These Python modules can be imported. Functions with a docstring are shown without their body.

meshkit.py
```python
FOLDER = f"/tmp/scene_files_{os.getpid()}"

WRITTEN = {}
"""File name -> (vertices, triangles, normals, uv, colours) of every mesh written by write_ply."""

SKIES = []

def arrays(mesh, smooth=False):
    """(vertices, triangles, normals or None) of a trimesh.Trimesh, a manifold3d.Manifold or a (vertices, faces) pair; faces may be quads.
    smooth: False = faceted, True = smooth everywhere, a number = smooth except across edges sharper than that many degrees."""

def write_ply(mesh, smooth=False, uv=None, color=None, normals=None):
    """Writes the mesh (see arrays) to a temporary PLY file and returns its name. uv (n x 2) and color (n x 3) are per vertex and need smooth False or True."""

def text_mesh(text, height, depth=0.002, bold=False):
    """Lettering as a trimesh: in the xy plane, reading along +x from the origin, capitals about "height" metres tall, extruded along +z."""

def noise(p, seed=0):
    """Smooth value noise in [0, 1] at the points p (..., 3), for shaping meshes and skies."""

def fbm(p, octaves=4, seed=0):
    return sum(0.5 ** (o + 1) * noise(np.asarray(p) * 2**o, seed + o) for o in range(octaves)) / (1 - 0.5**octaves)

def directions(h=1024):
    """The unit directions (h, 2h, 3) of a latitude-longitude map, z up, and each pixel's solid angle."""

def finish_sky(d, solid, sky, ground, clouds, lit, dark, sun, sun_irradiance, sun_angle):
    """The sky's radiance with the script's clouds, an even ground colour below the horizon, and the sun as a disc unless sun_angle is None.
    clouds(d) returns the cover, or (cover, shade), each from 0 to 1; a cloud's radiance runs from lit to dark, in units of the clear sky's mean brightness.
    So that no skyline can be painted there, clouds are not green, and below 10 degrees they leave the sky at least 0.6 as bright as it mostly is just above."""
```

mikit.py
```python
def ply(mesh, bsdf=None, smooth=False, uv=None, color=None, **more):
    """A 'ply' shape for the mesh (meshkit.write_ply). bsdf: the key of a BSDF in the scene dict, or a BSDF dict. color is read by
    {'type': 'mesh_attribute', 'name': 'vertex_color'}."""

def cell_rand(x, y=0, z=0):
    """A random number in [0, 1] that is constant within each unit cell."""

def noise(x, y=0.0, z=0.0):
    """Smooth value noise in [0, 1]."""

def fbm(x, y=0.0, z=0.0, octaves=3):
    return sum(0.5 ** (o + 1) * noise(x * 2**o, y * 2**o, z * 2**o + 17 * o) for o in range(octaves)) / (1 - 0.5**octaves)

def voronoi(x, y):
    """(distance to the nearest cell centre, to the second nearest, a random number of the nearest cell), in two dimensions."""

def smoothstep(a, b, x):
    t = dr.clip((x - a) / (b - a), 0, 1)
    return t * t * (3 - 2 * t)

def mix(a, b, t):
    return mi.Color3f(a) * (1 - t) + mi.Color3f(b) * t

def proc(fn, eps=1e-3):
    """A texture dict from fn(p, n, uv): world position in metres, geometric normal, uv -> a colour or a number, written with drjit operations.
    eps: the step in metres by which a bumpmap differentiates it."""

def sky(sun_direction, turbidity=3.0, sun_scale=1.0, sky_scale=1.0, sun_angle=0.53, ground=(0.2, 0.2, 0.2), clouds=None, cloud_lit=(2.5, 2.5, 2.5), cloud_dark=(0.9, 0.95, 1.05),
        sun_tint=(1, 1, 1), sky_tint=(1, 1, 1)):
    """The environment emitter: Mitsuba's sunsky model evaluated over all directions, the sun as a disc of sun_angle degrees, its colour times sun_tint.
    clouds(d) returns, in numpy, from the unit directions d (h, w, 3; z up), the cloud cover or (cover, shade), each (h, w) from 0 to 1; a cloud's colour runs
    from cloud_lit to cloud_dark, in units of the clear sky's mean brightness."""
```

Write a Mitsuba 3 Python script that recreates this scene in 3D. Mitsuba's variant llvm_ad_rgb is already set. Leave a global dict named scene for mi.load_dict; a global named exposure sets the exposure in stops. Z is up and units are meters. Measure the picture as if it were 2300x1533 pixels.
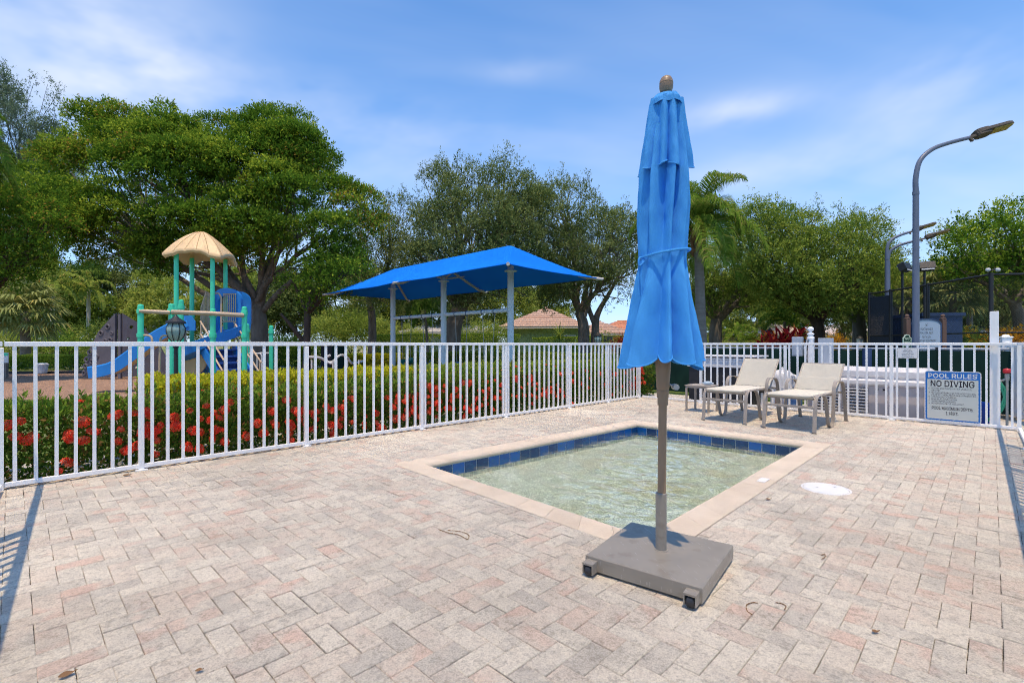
import math, random
import numpy as np, trimesh, mitsuba as mi, drjit as dr, mikit, meshkit
from mikit import proc, noise, fbm, smoothstep, mix, cell_rand, voronoi
from shapely.geometry import Polygon, Point, box as sbox, LineString
from shapely import affinity
from shapely.ops import unary_union

T = mi.ScalarTransform4f
scene, labels = {}, {}
rng = np.random.default_rng(7)
random.seed(7)

# ---------------------------------------------------------------- camera, sky, exposure
H, F, CX, HV = 1.22, 1100.0, 1150.0, 772.0       # eye height; the photograph's focal length, centre and horizon in its own pixels
scene['camera'] = {'type': 'perspective', 'fov': 2 * math.degrees(math.atan(1150 / F)), 'fov_axis': 'x', 'near_clip': 0.05, 'far_clip': 2000.0,
                   'principal_point_offset_y': -(HV - 766.5) / 1533.0,
                   'to_world': T().look_at(origin=[0, 0, H], target=[0, 1, H], up=[0, 0, 1])}
SUN = np.array([-0.03, -0.33, 1.2])


def cloud_cover(d):
    x, y, z = d[..., 0], d[..., 1], d[..., 2]
    h = np.maximum(z, 0.03) + 0.12
    p = np.stack([x / h * 1.1, y / h * 1.1, z * 0 + 3.0], -1)
    w = meshkit.fbm(p * 1.3, 5, 3)
    w2 = meshkit.fbm(np.stack([x / h * 0.5 + y / h * .25, y / h * 2.2 - x / h * .5, z * 0], -1), 5, 11)
    c = np.clip((w - 0.42) * 1.4, 0, 1) * 0.30 + np.clip((w2 - 0.44) * 1.6, 0, 1) * 0.30
    az, el = np.arctan2(x, y), np.arcsin(np.clip(z, -1, 1))

    def puff(u, v, su, sv, k):
        a, e = math.atan((u - CX) / F), math.atan((HV - v) / math.hypot(F, u - CX))
        return k * np.exp(-((az - a) / su) ** 2 - ((el - e) / sv) ** 2)
    q = meshkit.fbm(np.stack([az * 7 + el * 4, el * 16 - az * 4, az * 0], -1), 5, 5)
    q = np.clip((q - 0.2) * 1.7, 0, 1.2)
    c = c + q * (puff(270, 190, .14, .12, .68) + puff(1650, 250, .11, .025, .55) + puff(2120, 180, .11, .05, .4) + puff(700, 230, .3, .05, .22)
                 + puff(1180, 160, .12, .02, .2) + puff(900, 350, .25, .06, .22) + puff(1900, 360, .3, .05, .3) + puff(60, 60, .2, .1, .3))
    c = c + 0.50 * np.exp(-np.maximum(el, 0) / 0.20)
    return np.clip(c, 0, 0.93), np.clip(0.15 + 0.0 * c, 0, 1)


scene['sky_light'] = mikit.sky(SUN.tolist(), turbidity=2.6, sun_scale=0.84, sky_scale=2.05, clouds=cloud_cover, cloud_lit=(1.75, 1.86, 2.1), cloud_dark=(1.1, 1.2, 1.4),
                               sun_tint=(1.07, 1.0, 0.88), sky_tint=(0.70, 0.99, 1.23), ground=(0.22, 0.2, 0.16))
exposure = 1.40

# ---------------------------------------------------------------- helpers
def G(u, v, z=0.0):
    """The point of height z that the photograph shows at (u, v)."""
    Y = (H - z) * F / (v - HV)
    return np.array([(u - CX) / F * Y, Y, z])


def at(u, v, Y):
    """The point at depth Y that the photograph shows at (u, v)."""
    return np.array([(u - CX) / F * Y, Y, H + (HV - v) / F * Y])


def rot(z):
    return np.array([[math.cos(z), -math.sin(z), 0], [math.sin(z), math.cos(z), 0], [0, 0, 1.0]])


def unit(v):
    v = np.asarray(v, float)
    return v / (np.linalg.norm(v, axis=-1, keepdims=True) + 1e-12)


class MB:
    """Collects the faces of ONE mesh."""
    def __init__(self):
        self.v, self.f, self.uv, self.n = [], [], [], 0

    def raw(self, v, f, uv=(0.5, 0.5)):
        v, f = np.asarray(v, float), np.asarray(f, int)
        if f.shape[1] == 4:
            f = np.vstack([f[:, [0, 1, 2]], f[:, [0, 2, 3]]])
        uv = np.asarray(uv, float)
        self.v.append(v)
        self.f.append(f + self.n)
        self.uv.append(np.broadcast_to(uv, (len(v), 2)))
        self.n += len(v)
        return self

    def mesh(self, m):
        if hasattr(m, 'vertices'):
            return self.raw(m.vertices, m.faces)
        t = m.to_mesh()
        return self.raw(t.vert_properties[:, :3], t.tri_verts)

    def box(self, c, size, R=None, uv=(0.5, 0.5), ch=0.0):
        """A box of that size round c, turned by R (columns = its axes), with its upright and top edges chamfered by ch."""
        sx, sy, sz = np.asarray(size, float) / 2
        if ch > 0:
            ring = lambda k, z: [(-sx + k, -sy + k, z), (sx - k, -sy + k, z), (sx - k, sy - k, z), (-sx + k, sy - k, z)]
            v = np.array(ring(ch, -sz) + ring(0, -sz + ch) + ring(0, sz - ch) + ring(ch, sz))
            f = [[3, 2, 1, 0], [12, 13, 14, 15]]
            for r in range(3):
                for k in range(4):
                    f.append([4 * r + k, 4 * r + (k + 1) % 4, 4 * r + 4 + (k + 1) % 4, 4 * r + 4 + k])
        else:
            v = np.array([(x, y, z) for z in (-sz, sz) for (x, y) in ((-sx, -sy), (sx, -sy), (sx, sy), (-sx, sy))])
            f = [[3, 2, 1, 0], [4, 5, 6, 7]] + [[k, (k + 1) % 4, 4 + (k + 1) % 4, 4 + k] for k in range(4)]
        if R is not None:
            v = v @ np.asarray(R).T
        return self.raw(v + np.asarray(c, float), f, uv)

    def tube(self, pts, rad, sides=8, cap=True, uv=(0.5, 0.5)):
        p = np.asarray(pts, float)
        rad = np.broadcast_to(np.asarray(rad, float), (len(p),))
        t = unit(np.gradient(p, axis=0))
        ref = np.array([0, 0, 1.0]) if abs(t[0][2]) < 0.9 else np.array([1.0, 0, 0])
        a = unit(np.cross(t[0], ref))
        A = []
        for k in range(len(p)):
            a = unit(a - t[k] * (a @ t[k]))
            A.append(a)
        A = np.array(A)
        B = np.cross(t, A)
        g = np.arange(sides) * 2 * math.pi / sides
        v = (p[:, None] + rad[:, None, None] * (np.cos(g)[None, :, None] * A[:, None] + np.sin(g)[None, :, None] * B[:, None])).reshape(-1, 3)
        i, j = np.meshgrid(np.arange(len(p) - 1), np.arange(sides), indexing='ij')
        q = np.stack([i * sides + j, i * sides + (j + 1) % sides, (i + 1) * sides + (j + 1) % sides, (i + 1) * sides + j], -1).reshape(-1, 4)
        f = np.vstack([q[:, [0, 1, 2]], q[:, [0, 2, 3]]])
        if cap:
            n = len(v)
            v = np.vstack([v, p[:1], p[-1:]])
            k = np.arange(sides)
            f = np.vstack([f, np.stack([(k + 1) % sides, k, k * 0 + n], 1), np.stack([n - sides + k, n - sides + (k + 1) % sides, k * 0 + n + 1], 1)])
        return self.raw(v, f, uv)

    def sweep(self, pts, prof, side, uv=(0.5, 0.5)):
        """A closed profile [(a, b)...] swept along pts; a runs along the fixed direction side, b across it."""
        p, side, prof = np.asarray(pts, float), unit(side), np.asarray(prof, float)
        t = unit(np.gradient(p, axis=0))
        up = unit(np.cross(side, t))
        v = (p[:, None] + prof[None, :, :1] * side + prof[None, :, 1:] * up[:, None]).reshape(-1, 3)
        m = len(prof)
        i, j = np.meshgrid(np.arange(len(p) - 1), np.arange(m), indexing='ij')
        q = np.stack([i * m + j, i * m + (j + 1) % m, (i + 1) * m + (j + 1) % m, (i + 1) * m + j], -1).reshape(-1, 4)
        f = np.vstack([q[:, [0, 1, 2]], q[:, [0, 2, 3]]])
        ends = [[0, k + 1, k] for k in range(1, m - 1)] + [[len(v) - m, len(v) - m + k, len(v) - m + k + 1] for k in range(1, m - 1)]
        return self.raw(v, np.vstack([f, ends]), uv)

    def lathe(self, prof, c=(0, 0, 0), n=24, R=None):
        prof = np.asarray(prof, float)
        g = np.arange(n) * 2 * math.pi / n
        v = np.stack([prof[:, :1] * np.cos(g), prof[:, :1] * np.sin(g), np.broadcast_to(prof[:, 1:], (len(prof), n))], -1).reshape(-1, 3)
        i, j = np.meshgrid(np.arange(len(prof) - 1), np.arange(n), indexing='ij')
        q = np.stack([i * n + j, i * n + (j + 1) % n, (i + 1) * n + (j + 1) % n, (i + 1) * n + j], -1).reshape(-1, 4)
        if R is not None:
            v = v @ np.asarray(R).T
        return self.raw(v + np.asarray(c, float), q)

    def prism(self, poly, o, ax, ay, depth):
        """A shapely polygon in the plane (o, ax, ay), extruded by depth along ax x ay."""
        for g in getattr(poly, 'geoms', [poly]):
            m = trimesh.creation.extrude_polygon(g, depth, engine='earcut')
            ax_, ay_ = unit(ax), unit(ay)
            R = np.stack([ax_, ay_, np.cross(ax_, ay_)], 1)
            self.raw(np.asarray(m.vertices) @ R.T + np.asarray(o, float), m.faces)
        return self

    def get(self):
        return np.vstack(self.v), np.vstack(self.f), np.vstack(self.uv)


def unique(k):
    if k not in scene and k not in labels:
        return k
    n = 1
    while f'{k}_{n:03d}' in scene or f'{k}_{n:03d}' in labels:
        n += 1
    return f'{k}_{n:03d}'


def thing(name, label, cat, group=None, kind=None):
    k = unique(name)
    labels[k] = {}
    if label: labels[k]['label'] = label
    if cat: labels[k]['category'] = cat
    if group: labels[k]['group'] = group
    if kind: labels[k]['kind'] = kind
    return k


def put(name, m, bsdf, parent=None, smooth=False, label=None, kind=None, use_uv=None, **kw):
    """ONE entry of the scene: a part of parent, or, if name is a thing's own key, the thing itself."""
    k = name if parent is None else unique(parent + '__' + name)
    if isinstance(m, dict):
        scene[k] = {**m, **kw}
    else:
        if isinstance(m, MB):
            v, f, uv = m.get()
        else:
            (v, f), uv = (m.vertices, m.faces) if hasattr(m, 'vertices') else m[:2], (m[2] if isinstance(m, tuple) and len(m) > 2 else None)
        u = uv if (use_uv or (use_uv is None and (smooth is False or smooth is True) and uv is not None)) else None
        scene[k] = mikit.ply((v, f), bsdf, smooth=smooth, uv=u, **kw)
    if label or kind:
        labels.setdefault(k, {})
        if label: labels[k]['label'] = label
        if kind: labels[k]['kind'] = kind
    return k


def fillet(pts, r, n=6):
    """A polyline whose corners are rounded."""
    pts = [np.asarray(p, float) for p in pts]
    out = [pts[0]]
    rr = r if isinstance(r, (list, tuple)) else [r] * (len(pts) - 2)
    for k in range(1, len(pts) - 1):
        a, b, c = pts[k - 1], pts[k], pts[k + 1]
        d = min(rr[k - 1], np.linalg.norm(a - b) * .49, np.linalg.norm(c - b) * .49)
        p, q = b + unit(a - b) * d, b + unit(c - b) * d
        for t in np.linspace(0, 1, n):
            out.append((1 - t) ** 2 * p + 2 * t * (1 - t) * b + t * t * q)
    out.append(pts[-1])
    keep = [out[0]]
    for p in out[1:]:
        if np.linalg.norm(p - keep[-1]) > 1e-5:
            keep.append(p)
    return np.array(keep)


def curve(pts, n=20):
    """A smooth Catmull-Rom curve through pts."""
    p = np.asarray(pts, float)
    p = np.vstack([2 * p[0] - p[1], p, 2 * p[-1] - p[-2]])
    out = []
    m = len(p) - 3
    for s in np.linspace(0, m - 1e-9, n):
        i = int(s)
        t = s - i
        a, b, c, d = p[i:i + 4]
        out.append(0.5 * (2 * b + (c - a) * t + (2 * a - 5 * b + 4 * c - d) * t ** 2 + (3 * b - a - 3 * c + d) * t ** 3))
    return np.array(out)


# ---------------------------------------------------------------- materials
def mat(k, color, rough=0.6, metallic=0.0, spec=0.5, two=True, bump=None, bump_scale=0.002, **kw):
    c = color if isinstance(color, dict) else {'type': 'rgb', 'value': list(color)}
    b = {'type': 'principled', 'base_color': c, 'roughness': rough, 'metallic': metallic, 'specular': spec, **kw}
    if bump is not None:
        b = {'type': 'bumpmap', 'arbitrary': bump, 'scale': bump_scale, 'bsdf': b}
    scene[k] = {'type': 'twosided', 'bsdf': b} if two else b
    return k


def paver_color(p, n, uv):
    r, r2 = uv.x, uv.y
    s = r * 57.0
    big = fbm(p.x * 7 + s, p.y * 7 + r2 * 31, 0.0, 3)
    mid = fbm(p.x * 42, p.y * 42 + s, 1.5, 3)
    fine = noise(p.x * 230, p.y * 230, 2.0)
    c = mix((0.505, 0.462, 0.385), (0.395, 0.364, 0.312), smoothstep(.35, .85, big * .75 + r * .35))
    c = mix(c, (0.47, 0.405, 0.335), smoothstep(.45, .9, r2) * .6)
    pink = smoothstep(.46, .72, fbm(p.x * 9 + r2 * 41, p.y * 9 + s, 4.0, 2)) * smoothstep(.42, .98, r2 * .6 + r * .5)
    c = mix(c, (0.50, 0.31, 0.24), pink * .44)
    dark = smoothstep(.48, .75, mid) * .25
    c = c * (1 - dark)
    c = c * (0.80 + 0.40 * fine)
    wash = fbm(p.x * .8, p.y * .8, 9.0, 2)
    stain = smoothstep(.58, .72, fbm(p.x * 2.6, p.y * 2.6, 6.0, 3)) * .10
    return c * (0.84 + 0.30 * wash) * (1 - stain)


def paver_bump(p, n, uv):
    return fbm(p.x * 60, p.y * 60, uv.x * 9, 3) + 0.5 * noise(p.x * 190, p.y * 190)


mat('mat_paver', proc(paver_color), 0.88, spec=0.25, bump=proc(paver_bump, 2e-3), bump_scale=0.0035)
mat('mat_joint', proc(lambda p, n, uv: mix((0.06, 0.05, 0.04), (0.16, 0.14, 0.115), noise(p.x * 8, p.y * 8))), 0.95, spec=0.1)
mat('mat_coping', proc(lambda p, n, uv: mix((0.52, 0.43, 0.33), (0.60, 0.52, 0.42), fbm(p.x * 6, p.y * 6, p.z * 6, 3)) * (0.93 + .14 * uv.x) * (0.95 + 0.1 * noise(p.x * 160, p.y * 160, p.z * 160))), 0.8, spec=0.2)
mat('mat_white', proc(lambda p, n, uv: mix((0.84, 0.84, 0.83), (0.76, 0.74, 0.70), smoothstep(.6, .85, fbm(p.x * 5, p.y * 5, p.z * 14, 3)) * .5)), 0.38, spec=0.5)
mat('mat_plastic_white', (0.70, 0.70, 0.69), 0.4)


def tile_color(p, n, uv):
    k = fbm(p.x * 30 + uv.x * 40, p.y * 30, p.z * 60 + uv.y * 30, 3)
    c = mix((0.004, 0.035, 0.11), (0.006, 0.10, 0.34), smoothstep(.25, .9, k * .45 + uv.x * .75))
    return mix(c, (0.02, 0.13, 0.16), smoothstep(.5, .8, k) * smoothstep(.3, .9, uv.y) * .7)


mat('mat_tile', proc(tile_color), 0.12, spec=0.6)
mat('mat_grout', (0.40, 0.43, 0.42), 0.8)


def pebble_caustic_color(p, n, uv):  # pebble finish, its mottle painted stronger in place of caustic light through the water
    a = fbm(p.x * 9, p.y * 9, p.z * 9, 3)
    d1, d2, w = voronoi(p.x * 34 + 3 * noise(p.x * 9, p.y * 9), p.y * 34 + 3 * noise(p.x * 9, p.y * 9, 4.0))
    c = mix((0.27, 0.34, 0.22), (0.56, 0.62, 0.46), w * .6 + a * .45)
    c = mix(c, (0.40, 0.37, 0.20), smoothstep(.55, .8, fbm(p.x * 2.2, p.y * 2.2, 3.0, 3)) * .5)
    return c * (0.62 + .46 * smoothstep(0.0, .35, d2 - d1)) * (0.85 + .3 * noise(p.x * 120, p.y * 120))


mat('mat_pebble_caustic', proc(pebble_caustic_color), 0.85, spec=0.2)
scene['mat_water'] = {'type': 'thindielectric', 'int_ior': 1.33}
mat('mat_canvas', proc(lambda p, n, uv: mix((0.040, 0.27, 0.66), (0.070, 0.34, 0.77), fbm(p.x * 9, p.y * 9, p.z * 5, 3)) * (0.94 + .12 * noise(p.z * 420, p.x * 300, p.y * 300))), 0.75, spec=0.2, sheen=0.5,
    bump=proc(lambda p, n, uv: fbm(p.x * 13 + p.z * 3, p.y * 13, p.z * 6, 2), 6e-3), bump_scale=0.016)
scene['mat_canvas_shade'] = {'type': 'principledthin', 'base_color': proc(lambda p, n, uv: mix((0.010, 0.155, 0.70), (0.014, 0.20, 0.80), fbm(p.x * .7, p.y * .7, p.z * 1.5, 3))), 'roughness': .8, 'spec_trans': 0.0, 'diff_trans': .12, 'eta': 1.3}
mat('mat_bronze', proc(lambda p, n, uv: mix((0.25, 0.165, 0.10), (0.30, 0.205, 0.13), fbm(p.x * 9, p.y * 9, p.z * 9, 3))), 0.42, spec=0.5)
def base_color(p, n, uv):
    c = mix((0.215, 0.195, 0.165), (0.28, 0.255, 0.215), fbm(p.x * 7, p.y * 7, p.z * 9, 4))
    dirt = smoothstep(.55, .75, fbm(p.x * 16, p.y * 16, p.z * 30, 4)) * .35
    scr = smoothstep(.80, .88, noise(p.x * 240 + p.y * 40, p.y * 14, p.z * 30)) * .35
    return mix(mix(c, (0.16, 0.13, 0.10), dirt), (0.45, 0.43, 0.40), scr)


mat('mat_base', proc(base_color), 0.38, spec=0.55)
mat('mat_taupe', proc(lambda p, n, uv: mix((0.30, 0.26, 0.215), (0.38, 0.33, 0.28), noise(p.x * 14, p.y * 14, p.z * 14))), 0.42, spec=0.5)
mat('mat_sling', proc(lambda p, n, uv: mix((0.46, 0.43, 0.355), (0.58, 0.545, 0.46), noise(p.x * 130 + p.y * 60, p.y * 90, p.z * 190) * .6 + fbm(p.x * 8, p.y * 8, p.z * 8, 3) * .4)), 0.8, spec=0.2)
mat('mat_rubber', (0.02, 0.022, 0.026), 0.45)
mat('mat_steel', (0.45, 0.44, 0.42), 0.4, metallic=0.6)
mat('mat_black', (0.018, 0.019, 0.022), 0.5)
mat('mat_ink', (0.015, 0.015, 0.02), 0.6)
mat('mat_signblue', (0.012, 0.14, 0.46), 0.4)
mat('mat_signgrey', proc(lambda p, n, uv: mix((0.48, 0.52, 0.49), (0.54, 0.57, 0.54), fbm(p.x * 5, p.y * 5, p.z * 5, 2))), 0.5)
mat('mat_deadleaf', (0.20, 0.11, 0.05), 0.8)

# ---------------------------------------------------------------- the fenced deck: corners on the ground
A0 = np.array([-4.264, 4.079]); C0 = np.array([2.894, 11.091]); D0 = np.array([7.096, 6.847]); N0 = np.array([-0.073, -0.676])
deck_poly = Polygon([A0, C0, D0, N0])
PO = [np.array(p) for p in ((0.843, 2.776), (3.895, 5.964), (1.93, 7.85), (-1.213, 4.989))]       # pool coping, outer corners


def inset(q, d):
    q = [np.asarray(p, float) for p in q]
    n = len(q)
    out = []
    for k in range(n):
        a, b, c = q[k - 1], q[k], q[(k + 1) % n]
        e, f = unit(b - a), unit(c - b)
        na, nb = np.array([-e[1], e[0]]), np.array([-f[1], f[0]])
        s = np.linalg.solve(np.array([na, nb]), np.array([na @ b + d, nb @ b + d]))
        out.append(s)
    return out


pool_outer = Polygon(PO)
WALL = inset(PO, 0.235)                      # the tiled wall's plane
deck = thing('pool_deck', 'herringbone deck of weathered pinkish grey pavers round the wading pool', None, kind='structure')
edge = deck_poly.buffer(0.14, join_style='mitre').difference(Polygon(inset(PO, 0.06)))
bed = trimesh.creation.extrude_polygon(edge, 0.05, engine='earcut')
bed.apply_translation([0, 0, -0.0635])
put('bedding', bed, 'mat_joint', deck)


def paver_block(poly, z):
    """(vertices, faces) of one paver: bottom ring, upper ring and a top ring set in by its worn edge."""
    c = np.array(poly.exterior.coords[:-1])
    if Polygon(c).exterior.is_ccw is False:
        c = c[::-1]
    n = len(c)
    m = c.mean(0)
    t = c + unit(m - c) * 0.0045
    zt = z + (c - m) @ rng.normal(0, .006, 2)
    v = np.vstack([np.c_[c, np.full(n, -0.04)], np.c_[c, zt - 0.003], np.c_[t, zt]])
    k = np.arange(n)
    f = []
    for r in (0, 1):
        f += [[r * n + i, r * n + (i + 1) % n, (r + 1) * n + (i + 1) % n, (r + 1) * n + i] for i in k]
    f = np.array(f)
    f = np.vstack([f[:, [0, 1, 2]], f[:, [0, 2, 3]], [[2 * n, 2 * n + i, 2 * n + i + 1] for i in range(1, n - 1)]])
    return v, f


w_ = 0.1005
ax_, ay_ = np.array([0.700, 0.714]), np.array([0.714, -0.700])
ay_ = unit(ay_ - ax_ * (ax_ @ ay_) / (ax_ @ ax_)); ax_ = unit(ax_)
org = np.array([-0.804, 1.863])
keep_in = deck_poly.buffer(0.13, join_style='mitre').difference(pool_outer.buffer(0.004, join_style='mitre'))
bricks = []
for i in range(-110, 111):
    for j in range(-110, 111):
        k = (i - j) % 4
        if k == 0: x0, y0, x1, y1 = i, j, i + 2, j + 1
        elif k == 3: x0, y0, x1, y1 = i, j, i + 1, j + 2
        else: continue
        cc = org + ax_ * (x0 + x1) / 2 * w_ + ay_ * (y0 + y1) / 2 * w_
        if not (-5 < cc[0] < 8 and -1 < cc[1] < 12): continue
        g = rng.uniform(.0004, .0010) if rng.random() < .86 else rng.uniform(.0014, .0026)
        j4 = rng.normal(0, .0007, (4, 2))
        pts = [org + ax_ * (x * w_ + sx * g) + ay_ * (y * w_ + sy * g) + j4[q] for q, (x, y, sx, sy) in enumerate(((x0, y0, 1, 1), (x1, y0, -1, 1), (x1, y1, -1, -1), (x0, y1, 1, -1)))]
        P = Polygon(pts)
        if not keep_in.contains(P):
            P = P.intersection(keep_in)
            P = max(P.geoms, key=lambda q: q.area) if hasattr(P, 'geoms') and len(P.geoms) else P
            if P.is_empty or P.geom_type != 'Polygon' or P.area < 8e-4: continue
            P = P.convex_hull
        bricks.append((cc, P))


def in_frame(c):
    return c[1] > 0.3 and abs(c[0] / c[1]) < 1.06 and H / c[1] * F < 775


order = sorted(range(len(bricks)), key=lambda q: (not in_frame(bricks[q][0]), bricks[q][0] @ bricks[q][0]))
field = MB()
for r, q in enumerate(order):
    c, P = bricks[q]
    v, f = paver_block(P, rng.normal(0, .0011))
    uv = (rng.random(), rng.random())
    if r < 300:
        put('paver', MB().raw(v, f, uv), 'mat_paver', deck)
    else:
        field.raw(v, f, uv)
put('paver_field', field, 'mat_paver', deck, kind='stuff')

# ---------------------------------------------------------------- wading pool
pool = thing('wading_pool', 'shallow square wading pool with tan coping and blue tile band', 'wading pool')
FLOOR = -0.225
wq = [np.array(p) for p in WALL]
b = MB()
b.raw([[*p, FLOOR] for p in inset(PO, 0.20)], [[0, 1, 2], [0, 2, 3]])
put('basin_floor', b, 'mat_pebble_caustic', pool)
b = MB()
for k in range(4):
    p, q = wq[k], wq[(k + 1) % 4]
    b.raw([[*p, FLOOR - .02], [*q, FLOOR - .02], [*q, -0.18], [*p, -0.18]], [[0, 1, 2], [0, 2, 3]])
put('basin_wall', b, 'mat_pebble_caustic', pool)
b = MB()
for k in range(4):
    p, q = wq[k], wq[(k + 1) % 4]
    b.raw([[*p, -0.18], [*q, -0.18], [*q, -0.03], [*p, -0.03]], [[0, 1, 2], [0, 2, 3]])
grout = put('grout', b, 'mat_grout', pool)
for k in range(4):
    p, q = wq[k], wq[(k + 1) % 4]
    L = np.linalg.norm(q - p); e = unit(q - p); nin = np.array([-e[1], e[0]])
    n = int(round(L / 0.163)); s = L / n
    R = np.stack([[*e, 0], [*nin, 0], [0, 0, 1]], 1)
    for i in range(n):
        c = p + e * (i + .5) * s + nin * 0.001
        put('tile', MB().box([*c, -0.117], (s - .010, .007, .118), R, uv=(rng.random(), rng.random())), 'mat_tile', pool)
prof = [(0, -.05), (0, 0.001), (.205, 0.002)] + [(.205 + .05 * math.sin(t), -.028 + .03 * math.cos(t)) for t in np.linspace(.15, math.pi, 9)] + [(.2, -.058)]
prof = np.array(prof)
for k in range(4):
    p, q = PO[k], PO[(k + 1) % 4]
    P1, Q1 = inset(PO, 1.0)[k], inset(PO, 1.0)[(k + 1) % 4]
    L = np.linalg.norm(q - p); n = int(round(L / 0.305))
    for i in range(n):
        g = 0.0012 / L
        t0, t1 = (i / n + (g if i else 0)), ((i + 1) / n - (g if i < n - 1 else 0))
        uvc = (rng.random(), rng.random())
        sec = []
        for t in (t0, t1):
            sec.append([[*((p + (P1 - p) * s) * (1 - t) + (q + (Q1 - q) * s) * t), z + 0.0012 * math.sin(7.3 * i + k)] for s, z in prof])
        m = len(prof)
        f = [[j, (j + 1) % m, m + (j + 1) % m, m + j] for j in range(m)]
        v = np.array(sec[0] + sec[1])
        mb = MB().raw(v, f, uvc)
        mb.raw(v[:m], [[0, j, j + 1] for j in range(1, m - 1)], uvc).raw(v[m:], [[0, j + 1, j] for j in range(1, m - 1)], uvc)
        put('coping_stone', mb, 'mat_coping', pool)
# water: a rippled sheet
nx, ny = 260, 190
qq = inset(PO, 0.231)
S, Tt = np.meshgrid(np.linspace(0, 1, nx), np.linspace(0, 1, ny), indexing='ij')
xy = ((1 - S) * (1 - Tt))[..., None] * qq[0] + (S * (1 - Tt))[..., None] * qq[1] + (S * Tt)[..., None] * qq[2] + ((1 - S) * Tt)[..., None] * qq[3]
p3 = np.concatenate([xy, np.zeros((nx, ny, 1))], -1)
wz = -0.108 + 0.011 * (meshkit.fbm(p3 * [10.0, 10.0, 1], 3, 4) - .5) + 0.004 * np.sin(9 * np.hypot(xy[..., 0] - 1.6, xy[..., 1] - 5.5) * 2.2 + 3 * meshkit.noise(p3 * 3, 2))
v = np.concatenate([xy, wz[..., None]], -1).reshape(-1, 3)
i, j = np.meshgrid(np.arange(nx - 1), np.arange(ny - 1), indexing='ij')
f = np.stack([i * ny + j, (i + 1) * ny + j, (i + 1) * ny + j + 1, i * ny + j + 1], -1).reshape(-1, 4)
put('water', (v, f), 'mat_water', smooth=True, kind='structure')
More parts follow.
